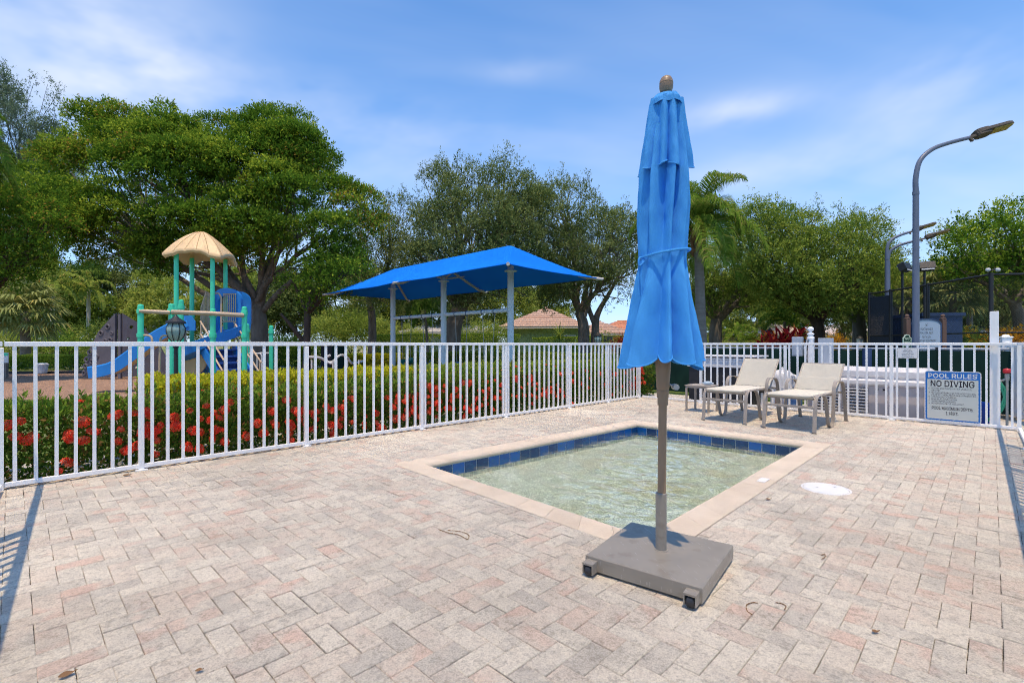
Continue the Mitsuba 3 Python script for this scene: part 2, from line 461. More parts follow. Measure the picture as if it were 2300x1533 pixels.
# skimmer lid in the deck, return lid on the coping
lid = thing('skimmer_lid', 'round white plastic lid set in the pavers right of the pool', 'drain cover')
c = G(1855, 1097)
put('plate', MB().lathe([(.0, .013), (.135, .0125), (.15, .010), (.162, .004), (.166, -.01)], c, 40), 'mat_plastic_white', lid, smooth=40)
put('ring', MB().lathe([(.166, -.01), (.168, .0035), (.182, .0035), (.186, -.01)], c, 40), 'mat_plastic_white', lid, smooth=40)
for s in (-1, 1):
    put('finger_hole', MB().lathe([(.0, .0142), (.011, .0142), (.011, .011)], c + [s * .075, 0, 0], 12), 'mat_steel', lid)
ca = thing('coping_cover', 'small white oblong plate lying on the pool coping', 'cover plate')
put(ca, MB().box(G(1714, 1077, .006) + [0, 0, -.001], (.15, .07, .006), np.stack([unit([.69, .72, 0]), unit([-.72, .69, 0]), [0, 0, 1]], 1), ch=.002), 'mat_plastic_white')

# ---------------------------------------------------------------- fences
def fence(name, label, P, Q, posts, n_pick=None, group=None, skip_end=False):
    t = thing(name, label, 'fence', group)
    P, Q = np.asarray(P, float), np.asarray(Q, float)
    L = np.linalg.norm(Q - P); e = unit(Q - P); nn = np.array([-e[1], e[0]])
    R = np.stack([[*e, 0], [*nn, 0], [0, 0, 1]], 1)
    mid = (P + Q) / 2
    put('top_rail', MB().box([*mid, 1.219], (L - .05, .040, .043), R, ch=.004), 'mat_white', t)
    put('bottom_rail', MB().box([*mid, 0.041], (L - .05, .034, .040), R, ch=.003), 'mat_white', t)
    for s in posts:
        put('post', MB().box([*(P + e * s), .595], (.044, .044, 1.19), R, ch=.003), 'mat_white', t)
    for s in posts[:-1]:
        put('base_plate', MB().box([*(P + e * s), .006], (.095, .085, .009), R), 'mat_white', t)
    proto = mikit.ply(MB().box([0, 0, .63], (.0265, .0265, 1.14), R).get()[:2], 'mat_white')
    for a, b_ in zip(posts[:-1], posts[1:]):
        n = max(1, int(round((b_ - a - .165) / .1285)) + 1)
        for q in range(n):
            s = (a + b_) / 2 + (q - (n - 1) / 2) * .1285
            put('picket', {**proto, 'to_world': T().translate([*(P + e * (s + rng.normal(0, .0012))), 0]).rotate([*nn, 0], rng.normal(0, .10))}, None, t)
    return t


Lf = float(np.linalg.norm(A0 - C0))
fence('pool_fence', 'white picket pool fence on the left in front of the red flowered hedge', C0, A0, [0.022, 1.257, 2.54, 4.20, 5.86, 7.49, 9.076, Lf])
fence('pool_fence', 'white picket pool fence at the back behind the loungers carrying both signs', C0 + unit(D0 - C0) * .045, D0, [1.37, 2.95, 4.50, 5.925])
fence('pool_fence', 'white picket pool fence at the right edge seen nearly end on', D0 + unit(N0 - D0) * .045, N0, [1.6 * k for k in range(1, 7)] + [float(np.linalg.norm(N0 - D0)) - .07])
fence('pool_fence', 'white picket pool fence outside the left edge casting the picket shadow', A0 + unit(N0 - A0) * .045, N0 + unit(A0 - N0) * .03, [1.55 * k for k in range(1, 4)] + [6.1])

# ---------------------------------------------------------------- umbrella
um = thing('patio_umbrella', 'closed bright blue patio umbrella on a bronze pole by the pool', 'umbrella')
ub = np.array([0.82, 2.693])
e1, e2 = unit([.595, .80]), unit([-.80, .595])
R = np.stack([[*e1, 0], [*e2, 0], [0, 0, 1]], 1)
base = thing('umbrella_base', 'heavy square taupe metal umbrella base with small corner casters', 'umbrella base')
put('slab', MB().box([*ub, .051], (.607, .607, .078), R, ch=.004), 'mat_base', base)
for s in (-1, 1):
    c = ub - e1 * .3035 + e2 * s * .262
    cs = put('caster', MB().box([*(c - e1 * .0295), .068], (.058, .058, .010), R).box([*(c - e1 * .03 + e2 * .027), .045], (.056, .006, .056), R).box([*(c - e1 * .03 - e2 * .027), .045], (.056, .006, .056), R), 'mat_base', base)
    wheel = MB().lathe([(.0, -.019), (.024, -.019), (.030, -.012), (.030, .012), (.024, .019), (.0, .019)], [*(c - e1 * .034), .032], 20, np.stack([[*e1, 0], [0, 0, 1], [*e2, 0]], 1))
    put('wheel', wheel, 'mat_rubber', cs, smooth=40)
for s in (-1, 1):
    c = ub + e1 * .24 + e2 * s * .24
    put('foot', MB().box([*c, .006], (.05, .05, .012), R), 'mat_rubber', base)
put('stem', MB().lathe([(.0, .0895), (.036, .0905), (.034, .094), (.0295, .095), (.0295, .40), (.0255, .404), (.0, .404)], [*ub, 0], 28), 'mat_base', base, smooth=30)
LEAN = np.array([0.011, 0.0])                # the pole leans a little to the right


def lean(v):
    v = np.array(v, float)
    v[:, 2] -= .018 * np.clip((v[:, 2] - 1.3) / 1.2, 0, 1)
    v[:, :2] += LEAN * np.clip(v[:, 2:] - .1, 0, 9)
    return v


def ulathe(prof, n=32):
    m = MB().lathe(prof, [*ub, 0], n)
    v, f, uv = m.get()
    return MB().raw(lean(v), f)


put('pole', ulathe([(.0225, .395), (.0225, .93), (.027, .93), (.028, .885), (.028, .93), (.0225, .935), (.0225, 1.3)]), 'mat_bronze', um, smooth=30)
put('hub', ulathe([(.0, .922), (.026, .922), (.031, .925), (.032, .955), (.034, .957), (.034, .965), (.032, .967), (.033, .98), (.035, .982), (.041, 1.12), (.041, 1.2), (0, 1.2)]), 'mat_bronze', um, smooth=30)
hb = put('crank', MB().tube([[*(ub + [.04, -.0]), 1.0], [*(ub + [.075, -.01]), .985]], .006, 8).tube([[*(ub + [.075, -.028]), .985], [*(ub + [.075, .012]), .985]], .017, 12), 'mat_steel', um, smooth=40)
put('finial', ulathe([(.0, 2.60), (.022, 2.602), (.022, 2.618), (.03, 2.622), (.036, 2.640), (.0372, 2.66), (.0372, 2.662), (.0352, 2.664), (.0352, 2.667), (.0368, 2.669), (.034, 2.685), (.026, 2.70), (.012, 2.709), (0, 2.711)]), 'mat_bronze', um, smooth=40)


def folds(zs, Rz, depth, nl, seed, hem, nth=420, zref=None, skew=1.35, twist=0.0):
    """A fabric skirt: nl folds of uneven width whose valleys reach in by depth; hem(lobe phase, lobe) lowers the lower edge."""
    r_ = np.random.default_rng(seed)
    wd = r_.uniform(.7, 1.35, nl); wd = np.cumsum(wd) / wd.sum(); st = np.r_[0, wd[:-1]]
    amp = r_.uniform(.82, 1.16, nl); off = r_.uniform(-1, 1, nl)
    th = np.arange(nth) / nth
    lob = np.searchsorted(wd, th, side='right').clip(0, nl - 1)
    ph = (th - st[lob]) / (wd[lob] - st[lob])
    sk = np.where(off[lob] > 0, ph ** skew, 1 - (1 - ph) ** skew)
    prof_ = .25 * (.5 - .5 * np.cos(2 * math.pi * sk)) + .75 * np.sin(math.pi * sk) ** .72
    k = np.linspace(0, 1, len(zs))
    V = []
    for q, t in enumerate(k):
        hz = hem(ph, lob, off)
        z = zs[q] + (hz - 0) * t ** 2.2
        a = th * 2 * math.pi + twist * (zs[q] - zs[0]) + .04 * np.sin(3 * th * 6.283 + 5 * zs[q])
        rr = Rz[q] * (1 - depth[q] * (1 - prof_)) * (1 + (amp[lob] - 1) * .55 * prof_)
        w = meshkit.fbm(np.stack([np.cos(a) * 2.4, np.sin(a) * 2.4, np.full(nth, zs[q] * 4.5) + seed], -1), 3, seed) - .5
        rr = rr * (1 + .14 * w)
        V.append(np.stack([ub[0] + rr * np.cos(a), ub[1] + rr * np.sin(a), z], -1))
    v = np.array(V).reshape(-1, 3)
    i, j = np.meshgrid(np.arange(len(zs) - 1), np.arange(nth), indexing='ij')
    f = np.stack([i * nth + j, (i + 1) * nth + j, (i + 1) * nth + (j + 1) % nth, i * nth + (j + 1) % nth], -1).reshape(-1, 4)
    return lean(v), f


zs = np.linspace(2.42, 1.155, 110)
Rz = np.interp(zs, [1.12, 1.3, 1.5, 1.66, 1.70, 1.74, 1.95, 2.15, 2.42], [.248, .212, .166, .132, .128, .133, .138, .134, .10])
dp = np.interp(zs, [1.12, 1.4, 1.66, 1.70, 1.74, 1.9, 2.1, 2.42], [.52, .50, .30, .22, .34, .58, .60, .40])
cv, cf = folds(zs, Rz, dp, 9, 27, lambda ph, lob, off: -.045 * np.sin(math.pi * ph) + .030 * off[lob], skew=1.8, twist=.3)
can = put('canopy', (cv, cf), 'mat_canvas', um, smooth=True)
hemline = lambda v, n=420: MB().tube(np.vstack([v[-n:], v[-n:-n + 1]])[::2], .0042, 6, cap=False)
put('hem', hemline(cv), 'mat_canvas', can, smooth=40)
zs = np.linspace(2.575, 2.215, 50)
Rz = np.interp(zs, [2.17, 2.3, 2.45, 2.575], [.142, .126, .104, .086])
dp = np.interp(zs, [2.17, 2.3, 2.575], [.58, .48, .24])
vv, vf_ = folds(zs, Rz, dp, 7, 5, lambda ph, lob, off: -.034 * np.sin(math.pi * ph) + .012 * off[lob], skew=1.6)
vk = put('vent_flap', (vv, vf_), 'mat_canvas', um, smooth=True)
put('hem', hemline(vv), 'mat_canvas', vk, smooth=40)
zs = np.linspace(2.603, 2.545, 16)
Rz = np.interp(zs, [2.545, 2.57, 2.595, 2.603], [.093, .089, .07, .03])
put('cap', folds(zs, Rz, np.full(16, .08), 8, 8, lambda ph, lob, off: -.010 * np.sin(math.pi * ph)), 'mat_canvas', um, smooth=True)
g = np.linspace(0, 2 * math.pi, 60)
rt = .134
tie = np.stack([ub[0] + .0105 * 1.6 + rt * np.cos(g), ub[1] + rt * np.sin(g), 1.71 + .022 * np.cos(g)], -1)
tb = MB()
pr = [(-.006, -.002), (.006, -.002), (.006, .003), (-.006, .003)]
tb.tube(tie, .0075, 6, cap=False)
lf = lean(np.array([[*ub, 1.70]]))[0] + [-rt * .93, -.045, -.015]
tb.tube(curve([lf, lf + [-.012, -.008, -.02], lf + [-.02, -.01, -.10], lf + [-.014, -.012, -.17], lf + [-.02, -.015, -.25]], 14), .005, 6)
tb.tube(curve([lf, lf + [-.025, -.01, -.03], lf + [-.034, -.01, -.12], lf + [-.028, -.01, -.2]], 12), .005, 6)
tb.tube(curve([lf + [0, 0, .01], lf + [-.03, -.02, 0], lf + [-.03, -.02, -.04], lf + [0, -.012, -.015]], 12), .005, 6)
put('tie', tb, 'mat_canvas', um, smooth=40)

# ---------------------------------------------------------------- loungers and side table
def text_mb(mb, s, o, ax, up, h, bold=False, squeeze=1.0, center=True, depth=.0012):
    """Lettering on the plane (o, ax, up): capitals h tall, its baseline's middle (or left end) at o."""
    m = meshkit.text_mesh(s, h, depth, bold)
    v = np.array(m.vertices)
    v[:, 0] *= squeeze
    if center:
        v[:, 0] -= (v[:, 0].min() + v[:, 0].max()) / 2
    ax, up = unit(ax), unit(up)
    return mb.raw(np.asarray(o, float) + v[:, :1] * ax + v[:, 1:2] * up + v[:, 2:] * np.cross(ax, up), m.faces)


def chaise(label, o, d, w, W, zb=1.0, sb=0.0):
    t = thing('lounge_chair', label, 'lounge chair', 'sling loungers by the back fence')
    d, w = unit(d), unit(w)
    D, Wv, Z = np.array([*d, 0]), np.array([*w, 0]), np.array([0, 0, 1.0])
    o = np.array([*o, 0])
    L = lambda s, a, z: o + D * (s + (sb * (s - 1.2) / .45 if z > .5 and s > 1.2 and z != .66 else 0)) + Wv * a + Z * (z if z <= .7 else .5 + (z - .5) * zb)
    bar = [(-.024, -.006), (.024, -.006), (.024, .006), (-.024, .006)]
    path = fillet([(0, 0, 0), (.055, 0, .505), (.50, 0, .495), (.66, 0, .006), (.87, 0, .006), (.945, 0, .665), (1.43, 0, .64), (1.61, 0, 0)], [.13, .16, .10, .10, .15, .16], 9)
    for a in (0.02, W - .02):
        pts = np.array([L(p[0], a, p[2]) for p in path])
        put('side_frame', MB().sweep(pts, bar, Wv), 'mat_taupe', t, smooth=35)
        for s in (0, 1.61):
            put('glide', MB().box(L(s, a, .006), (.018, .054, .012), np.stack([D, Wv, Z], 1)), 'mat_rubber', t)
    RR = np.stack([D, Wv, Z], 1)
    for nm, s, z, hh in (('front_bar', .035, .345, .035), ('front_rail', .10, .455, .03), ('rear_bar', 1.2, .435, .03), ('support_bar', 1.48, .46, .03)):
        put(nm, MB().box(L(s, W / 2, z), (.014, W - .05, hh), RR, ch=.003), 'mat_taupe', t)
    for a in (.055, W - .055):
        put('seat_rail', MB().tube([L(.02, a, .492), L(.3, a, .495), L(1.24, a, .475)], .014, 8), 'mat_taupe', t, smooth=40)
        put('back_rail', MB().tube(fillet([L(1.2, a, .485), L(1.62, a, .925), L(1.655, a, .945)], .05), .014, 8), 'mat_taupe', t, smooth=40)
    put('back_top_bar', MB().tube([L(1.655, .05, .945), L(1.655, W - .05, .945)], .015, 8), 'mat_taupe', t, smooth=40)

    def sheet(nm, P, sag, nrm):
        n, m = 24, 12
        pts = np.array([[0.0] * 3] * (n * m)).reshape(n, m, 3)
        arr = np.asarray(P, float)
        l = np.r_[0, np.cumsum(np.linalg.norm(np.diff(arr, axis=0), axis=1))]
        for i, q in enumerate(np.linspace(0, l[-1], n)):
            s, z = np.interp(q, l, arr[:, 0]), np.interp(q, l, arr[:, 1])
            for j, b in enumerate(np.linspace(0, 1, m)):
                k = -sag * math.sin(math.pi * b) * min(1, 3 * q / l[-1], 3 * (1 - q / l[-1]))
                pts[i, j] = L(s + nrm[0] * k, .052 + (W - .104) * b, z + nrm[1] * k)
        i, j = np.meshgrid(np.arange(n - 1), np.arange(m - 1), indexing='ij')
        f = np.stack([i * m + j, (i + 1) * m + j, (i + 1) * m + j + 1, i * m + j + 1], -1).reshape(-1, 4)
        put(nm, (pts.reshape(-1, 3), f), 'mat_sling', t, smooth=True)
    sheet('seat_sling', [(.07, .462), (.035, .475), (.02, .492), (.03, .507), (.3, .511), (.8, .505), (1.2, .496), (1.235, .50)], .018, (0, 1))
    sheet('back_sling', [(1.215, .505), (1.63, .945), (1.655, .962), (1.672, .95), (1.665, .93)], .016, (-.72, .69))
    return t


chaise('beige sling lounger nearer the side table, left one of the two', (3.046, 7.848), (.715, .70), (.70, -.715), .68)
chaise('beige sling lounger nearer the pool rules sign, right one of the two', (3.647, 7.138), (.733, .681), (.681, -.733), .69, .88)
st = thing('side_table', 'small square taupe side table left of the loungers', 'table')
o = np.array([3.167, 8.887]); tx, ty = unit([.715, -.70]), unit([.70, .715])
RT = np.stack([[*tx, 0], [*ty, 0], [0, 0, 1]], 1)
ctr = o + tx * .20 + ty * .185
put('top', MB().box([*ctr, .47], (.45, .42, .022), RT, ch=.005), 'mat_taupe', st)
put('apron', MB().box([*ctr, .445], (.42, .39, .03), RT), 'mat_taupe', st)
for a in (0, 1):
    for b in (0, 1):
        put('leg', MB().box([*(o + tx * .40 * a + ty * .37 * b), .215], (.032, .032, .43), RT), 'mat_taupe', st)
tw = thing('plastic_bottle', 'crumpled clear bluish plastic bottle lying on the side table', 'bottle')
mat('mat_towel', (0.42, 0.52, 0.60), 0.3)
c = np.array([*(ctr + tx * .12 - ty * .02), .515])
ax = unit(tx + ty * .3)
m = trimesh.creation.icosphere(3, .05)
v = np.array(m.vertices)
v *= 1 + .5 * (meshkit.fbm(v * 26, 3, 2)[:, None] - .5)
v = np.c_[v[:, 0] * 1.7, v[:, 1] * .75, v[:, 2] * .7]
put('body', MB().raw(c + v[:, :1] * np.array([*ax, 0]) + v[:, 1:2] * np.array([-ax[1], ax[0], 0]) + v[:, 2:] * np.array([0, 0, 1.0]), m.faces), 'mat_towel', tw, smooth=30)
put('cap', MB().tube([c + .075 * np.array([*ax, 0]), c + .098 * np.array([*ax, 0])], .014, 10), 'mat_plastic_white', tw)

# ---------------------------------------------------------------- signs on the back fence
eb = unit(D0 - C0); nb = np.array([-eb[1], eb[0]]); EX, NB = np.array([*eb, 0.0]), np.array([*-nb, 0.0])    # along the fence, and towards the deck
if NB[:2] @ (np.array([0, 0]) - C0) < 0: NB = -NB
Z3 = np.array([0, 0, 1.0])
sg = thing('pool_rules_sign', 'blue and grey POOL RULES sign hung low on the back fence', 'sign')
o = np.array([*(C0 + eb * 4.955), .055]) + NB * .024
SW, SH = .632, .755
rr = lambda w, h, r: sbox(-w / 2 + r, -h / 2 + r, w / 2 - r, h / 2 - r).buffer(r, 6)
ctr = o + EX * SW / 2 + Z3 * SH / 2
put('plate', MB().prism(rr(SW, SH, .035), ctr, EX, Z3, .003), 'mat_plastic_white', sg)
put('border', MB().prism(rr(SW - .02, SH - .02, .028), ctr + NB * .0032, EX, Z3, .001), 'mat_signblue', sg)
put('panel', MB().prism(rr(SW - .06, SH - .155, .004), ctr + NB * .0044 - Z3 * .047, EX, Z3, .001), 'mat_signgrey', sg)
P = ctr + NB * .0046
put('heading', text_mb(MB(), 'POOL RULES', P + Z3 * .275, EX, Z3, .064, True, 1.02), 'mat_plastic_white', sg, label='white POOL RULES lettering on the blue band')
P = ctr + NB * .0058
put('no_diving', text_mb(MB(), 'NO DIVING', P + Z3 * .145, EX, Z3, .088, True, .74), 'mat_ink', sg, label='large black NO DIVING lettering')
lines = ['NO FOOD OR BEVERAGES IN POOL OR ON POOL', 'WET DECK.', 'NO GLASS OR ANIMALS IN THE FENCED POOL AREA', '(OR 50 FEET SURROUNDING FROM UNFENCED POOL).', 'BATHING LOAD: 10 PERSONS.', 'POOL HOURS: DAWN TO DUSK.', 'SHOWER BEFORE ENTERING.', 'DO NOT SWALLOW THE POOL WATER.']
sm = MB()
for q, s in enumerate(lines):
    z = .104 - q * .0325
    text_mb(sm, s, P - EX * .235 + Z3 * z, EX, Z3, .0215, False, .66, False)
    if q not in (1, 3):
        sm.box(P - EX * .262 + Z3 * (z + .01), (.009, .002, .009), np.stack([EX, -NB, Z3], 1))
put('rules_text', sm, 'mat_ink', sg, kind='stuff')
put('depth_text', text_mb(text_mb(MB(), 'POOL MAXIMUM DEPTH:', P - Z3 * .205, EX, Z3, .045, True, .62), '1 FEET.', P - Z3 * .278, EX, Z3, .045, True, .66), 'mat_ink', sg, label='POOL MAXIMUM DEPTH: 1 FEET. lettering')
for a in (-1, 1):
    put('zip_tie', MB().box(ctr + EX * a * .27 + Z3 * .335 + NB * .006, (.006, .004, .03), np.stack([EX, -NB, Z3], 1)), 'mat_plastic_white', sg)
sg = thing('notice_sign', 'small white notice plate with black print high on the back fence', 'sign')
o = np.array([*(C0 + eb * 4.75), 1.075]) + NB * .024
put('plate', MB().prism(rr(.262, .165, .008), o, EX, Z3, .003), 'mat_plastic_white', sg)
put('border', MB().prism(rr(.250, .153, .004).difference(rr(.245, .148, .004)), o + NB * .0032, EX, Z3, .0008), 'mat_ink', sg)
sm = MB()
for q, s in enumerate(['Community', 'heated water in', 'shower building is', 'opened by the pool', 'between 8:00 and', 'dusk for pool users']):
    text_mb(sm, s, o + NB * .0034 + Z3 * (.052 - q * .0225), EX, Z3, .0125, False, .95)
put('print', sm, 'mat_ink', sg)

# ---------------------------------------------------------------- pool equipment between the back fence and the green screen
mat('mat_greygalv', (0.36, 0.40, 0.45), 0.45)
mat('mat_fiberglass', proc(lambda p, n, uv: mix((0.74, 0.74, 0.76), (0.66, 0.65, 0.66), fbm(p.x * 3, p.y * 3, p.z * 5, 3))), 0.35)
mat('mat_cabinet', proc(lambda p, n, uv: mix((0.52, 0.48, 0.48), (0.46, 0.42, 0.42), fbm(p.x * 3, p.y * 3, p.z * 4, 3))), 0.45)
mat('mat_darkbox', (0.012, 0.015, 0.022), 0.6)
mat('mat_siding', (0.62, 0.65, 0.70), 0.5)
mat('mat_screen', proc(lambda p, n, uv: mix((0.006, 0.022, 0.018), (0.012, 0.042, 0.032), fbm(p.x * 6, p.y * 6, p.z * 3, 3))), 0.85, spec=0.15)
mat('mat_bluedrum', (0.01, 0.06, 0.38), 0.35)
mat('mat_bluebox', (0.10, 0.22, 0.45), 0.5)
mat('mat_navy', (0.03, 0.06, 0.14), 0.5)
mat('mat_hose', (0.05, 0.38, 0.22), 0.4)
mat('mat_red', (0.5, 0.02, 0.03), 0.4)
mat('mat_copper', (0.45, 0.22, 0.12), 0.5)
RB = np.stack([EX, -NB, Z3], 1)
B2 = lambda s, off, z=0.0: np.array([*(C0 + eb * s), z]) - NB * off        # s along the back fence, off behind it
hs = thing('pump_housing', 'white fibreglass pump housing with louvres behind the right lounger', 'equipment housing')
s0, s1 = 3.30, 5.0
cx_ = (s0 + s1) / 2
put('cabinet', MB().box(B2(cx_, .62, .26), (s1 - s0, .78, .52), RB, ch=.012), 'mat_cabinet', hs)
put('lower_lid', MB().box(B2(cx_, .62, .575), (s1 - s0 + .06, .86, .11), RB, ch=.03), 'mat_fiberglass', hs)
put('upper_lid', MB().box(B2(cx_, .63, .72), (s1 - s0 + .0, .80, .18), RB, ch=.05), 'mat_fiberglass', hs)
for q in range(2):
    lp = put('vent_panel', MB().box(B2(3.60 + q * .42, .226, .27), (.36, .012, .42), RB), 'mat_darkbox', hs)
    for r in range(8):
        put('louvre', MB().box(B2(3.60 + q * .42, .218, .085 + r * .053), (.36, .03, .022), RB @ np.array([[1, 0, 0], [0, .94, -.34], [0, .34, .94]])), 'mat_fiberglass', lp)
for a in (4.32, 4.42):
    put('latch', MB().box(B2(a, .222, .46), (.035, .02, .03), RB), 'mat_black', hs)
fb = thing('heater_cabinet', 'black cabinet with white lapped lid behind the left lounger', 'cabinet')
put('body', MB().box(B2(1.62, .78, .36), (1.30, .75, .72), RB), 'mat_darkbox', fb)
for q in range(4):
    put('lid_board', MB().box(B2(1.62, .78 + .001 * q, .755 + q * .05), (1.36, .80 - .012 * q, .046), RB, ch=.006), 'mat_siding', fb)
put('lid_top', MB().box(B2(1.62, .78, .965), (1.42, .86, .03), RB, ch=.008), 'mat_fiberglass', fb)
fl = thing('pool_filter', 'white pool filter with pipes and valves between the two loungers', 'pool filter')
c = B2(2.78, .55)
put('tank', MB().lathe([(.0, 0), (.19, 0), (.2, .05), (.2, .55), (.19, .64), (.13, .70), (.05, .72), (.05, .76), (0, .77)], c, 28), 'mat_fiberglass', fl, smooth=40)
put('band', MB().lathe([(.2, .36), (.208, .365), (.208, .40), (.2, .405)], c, 28), 'mat_plastic_white', fl, smooth=40)
for q, (ds, do, z1) in enumerate(((-.26, .3, .68), (-.33, .2, .46), (.27, .35, .62), (.34, .25, .42))):
    put('pipe', MB().tube(fillet([c + EX * ds - NB * do * 0 + NB * .1, c + EX * ds + NB * .1 + Z3 * z1, c + EX * ds * .4 + Z3 * z1], .05), .026, 10), 'mat_plastic_white', fl, smooth=40)
    put('valve', MB().tube([c + EX * ds + NB * .1 + Z3 * (z1 - .2), c + EX * ds + NB * .1 + Z3 * (z1 - .12)], .04, 10).box(c + EX * ds + NB * .15 + Z3 * (z1 - .16), (.09, .012, .015), RB), 'mat_black' if q % 2 else 'mat_plastic_white', fl, smooth=40)
bb = thing('blue_pump', 'small blue pump motor box low behind the right lounger', 'pump')
put('housing', MB().box(B2(3.02, .34, .15), (.26, .26, .26), RB, ch=.03), 'mat_bluebox', bb)
put('foot', MB().box(B2(3.02, .34, .012), (.30, .22, .022), RB), 'mat_black', bb)
vb = thing('copper_valve', 'small copper coloured pipe valve low beside the blue pump', 'valve')
c = B2(2.78, .20)
put('pipe', MB().tube([c, c + Z3 * .3], .018, 10), 'mat_copper', vb, smooth=40)
put('wheel', MB().tube([c + Z3 * .29 + np.array([.05 * math.cos(t), .05 * math.sin(t), 0]) for t in np.linspace(0, 6.283, 16)], .008, 6, cap=False), 'mat_copper', vb, smooth=40)
# electrical boxes on a white post
pp = thing('finial_post', 'white vinyl post with turned ball finial behind the loungers', 'post')
c = B2(3.16, .98) * [1, 1, 0]
put('shaft', MB().box(c + Z3 * .66, (.10, .10, 1.32), RB, ch=.006), 'mat_white', pp)
put('cap', MB().lathe([(.0, 1.32), (.065, 1.32), (.065, 1.345), (.05, 1.365), (.04, 1.38), (.062, 1.405), (.062, 1.42), (.025, 1.44), (.02, 1.455), (.047, 1.48), (.056, 1.505), (.047, 1.535), (.02, 1.555), (0, 1.56)], c, 24), 'mat_white', pp, smooth=40)
for q, (ds, z0, z1, wd, lb) in enumerate(((-.22, .98, 1.36, .17, 'pale grey electrical box left of the ball finial post'), (.26, .62, 1.33, .23, 'tall grey electrical cabinet right of the ball finial post'))):
    eb_ = thing('electrical_box', lb, 'electrical box')
    cc = c + EX * ds + NB * .02
    put('box', MB().box(cc + Z3 * (z0 + z1) / 2, (wd, .13, z1 - z0), RB, ch=.006), 'mat_greygalv', eb_)
    put('door', MB().box(cc + Z3 * (z0 + z1) / 2 + NB * .068, (wd - .03, .008, z1 - z0 - .05), RB, ch=.002), 'mat_greygalv', eb_)
    put('conduit', MB().tube([cc + Z3 * .0, cc + Z3 * z0], .022, 8), 'mat_greygalv', eb_, smooth=40)
cb = thing('cable_bundle', 'black and white cables running down the finial post', 'cable')
for q in range(3):
    put('cable', MB().tube(curve([c - EX * (.06 - .012 * q) + NB * .065 + Z3 * z + np.array([.012 * math.sin(9 * z + q), 0, 0]) for z in (1.3, 1.1, .9, .7, .5, .3)], 24), .009, 6), 'mat_black' if q != 1 else 'mat_plastic_white', cb, smooth=40)
np_ = thing('navy_post', 'thick navy blue post behind the back fence right of the loungers', 'post')
c = B2(4.0, 1.35)
put(np_, MB().tube([c, c + Z3 * 1.14], .075, 14), 'mat_navy', smooth=40)
# PVC post, drum, hose tap at the right
pv = thing('tall_post', 'tall plain white vinyl post right of the pool rules sign', 'post')
put(pv, MB().box(B2(5.72, .10, .845), (.095, .095, 1.69), RB, ch=.004), 'mat_white')
dm = thing('blue_drum', 'small royal blue plastic drum on the ground by the tall post', 'drum')
c = B2(5.60, .33)
put('barrel', MB().lathe([(.0, 0.0), (.135, 0), (.15, .02), (.155, .12), (.15, .13), (.155, .14), (.155, .27), (.148, .31), (.12, .345), (.0, .35)], c, 28), 'mat_bluedrum', dm, smooth=40)
put('bung', MB().lathe([(.0, .37), (.035, .37), (.04, .34)], c + EX * .06, 14), 'mat_black', dm, smooth=40)
ht = thing('hose_tap', 'standpipe tap with red handle at the right edge', 'tap')
c = np.array([*at(2262, 845, 7.05)[:2], 0])
put('pipe', MB().tube([c, c + Z3 * .70], .016, 10), 'mat_steel', ht, smooth=40)
put('body', MB().tube([c + Z3 * .70, c + Z3 * .79], .026, 10).tube([c + Z3 * .72 - EX * .0, c + Z3 * .68 - EX * .07], .015, 8), 'mat_steel', ht, smooth=40)
put('handle', MB().lathe([(.0, .80), (.04, .80), (.048, .815), (.044, .85), (.03, .865), (0, .87)], c, 10), 'mat_red', ht, smooth=30)
hz = thing('green_hose', 'green garden hose hanging from the red handled tap', 'hose')
for q in range(2):
    put('loop', MB().tube(curve([c - EX * .07 + Z3 * .67, c - EX * (.05 - .03 * q) + Z3 * .55, c - EX * (.02 + .02 * q) + Z3 * .40, c - EX * (.06 + .03 * q) + Z3 * .25, c - EX * (.16 + .03 * q) + Z3 * .12, c - EX * .3 + NB * .0 - NB * .1 + Z3 * .03], 26), .014, 8), 'mat_hose', hz, smooth=40)
# white vinyl privacy panels running away to the right
vf = thing('vinyl_fence', 'white vinyl privacy fence of upright boards at the far right edge', 'fence')
v0 = np.array([8.55, 8.48]); v1 = np.array([7.55, 6.66])
e = unit(v1 - v0); n_ = np.array([-e[1], e[0]])
RV = np.stack([[*e, 0], [*n_, 0], [0, 0, 1]], 1)
Lv = float(np.linalg.norm(v1 - v0))
for s in np.arange(.12, Lv, .155):
    put('board', MB().box([*(v0 + e * s), .62], (.148, .022, 1.14), RV, ch=.004), 'mat_white', vf)
for z in (1.20, .06):
    put('rail', MB().box([*((v0 + v1) / 2), z], (Lv, .05, .09), RV, ch=.006), 'mat_white', vf)
put('post', MB().box([*v0, .66], (.125, .125, 1.32), RV, ch=.005), 'mat_white', vf)
put('post_cap', MB().box([*v0, 1.335], (.15, .15, .03), RV, ch=.008).lathe([(.0, 1.385), (.05, 1.38), (.075, 1.35)], [*v0, 0], 4), 'mat_white', vf)
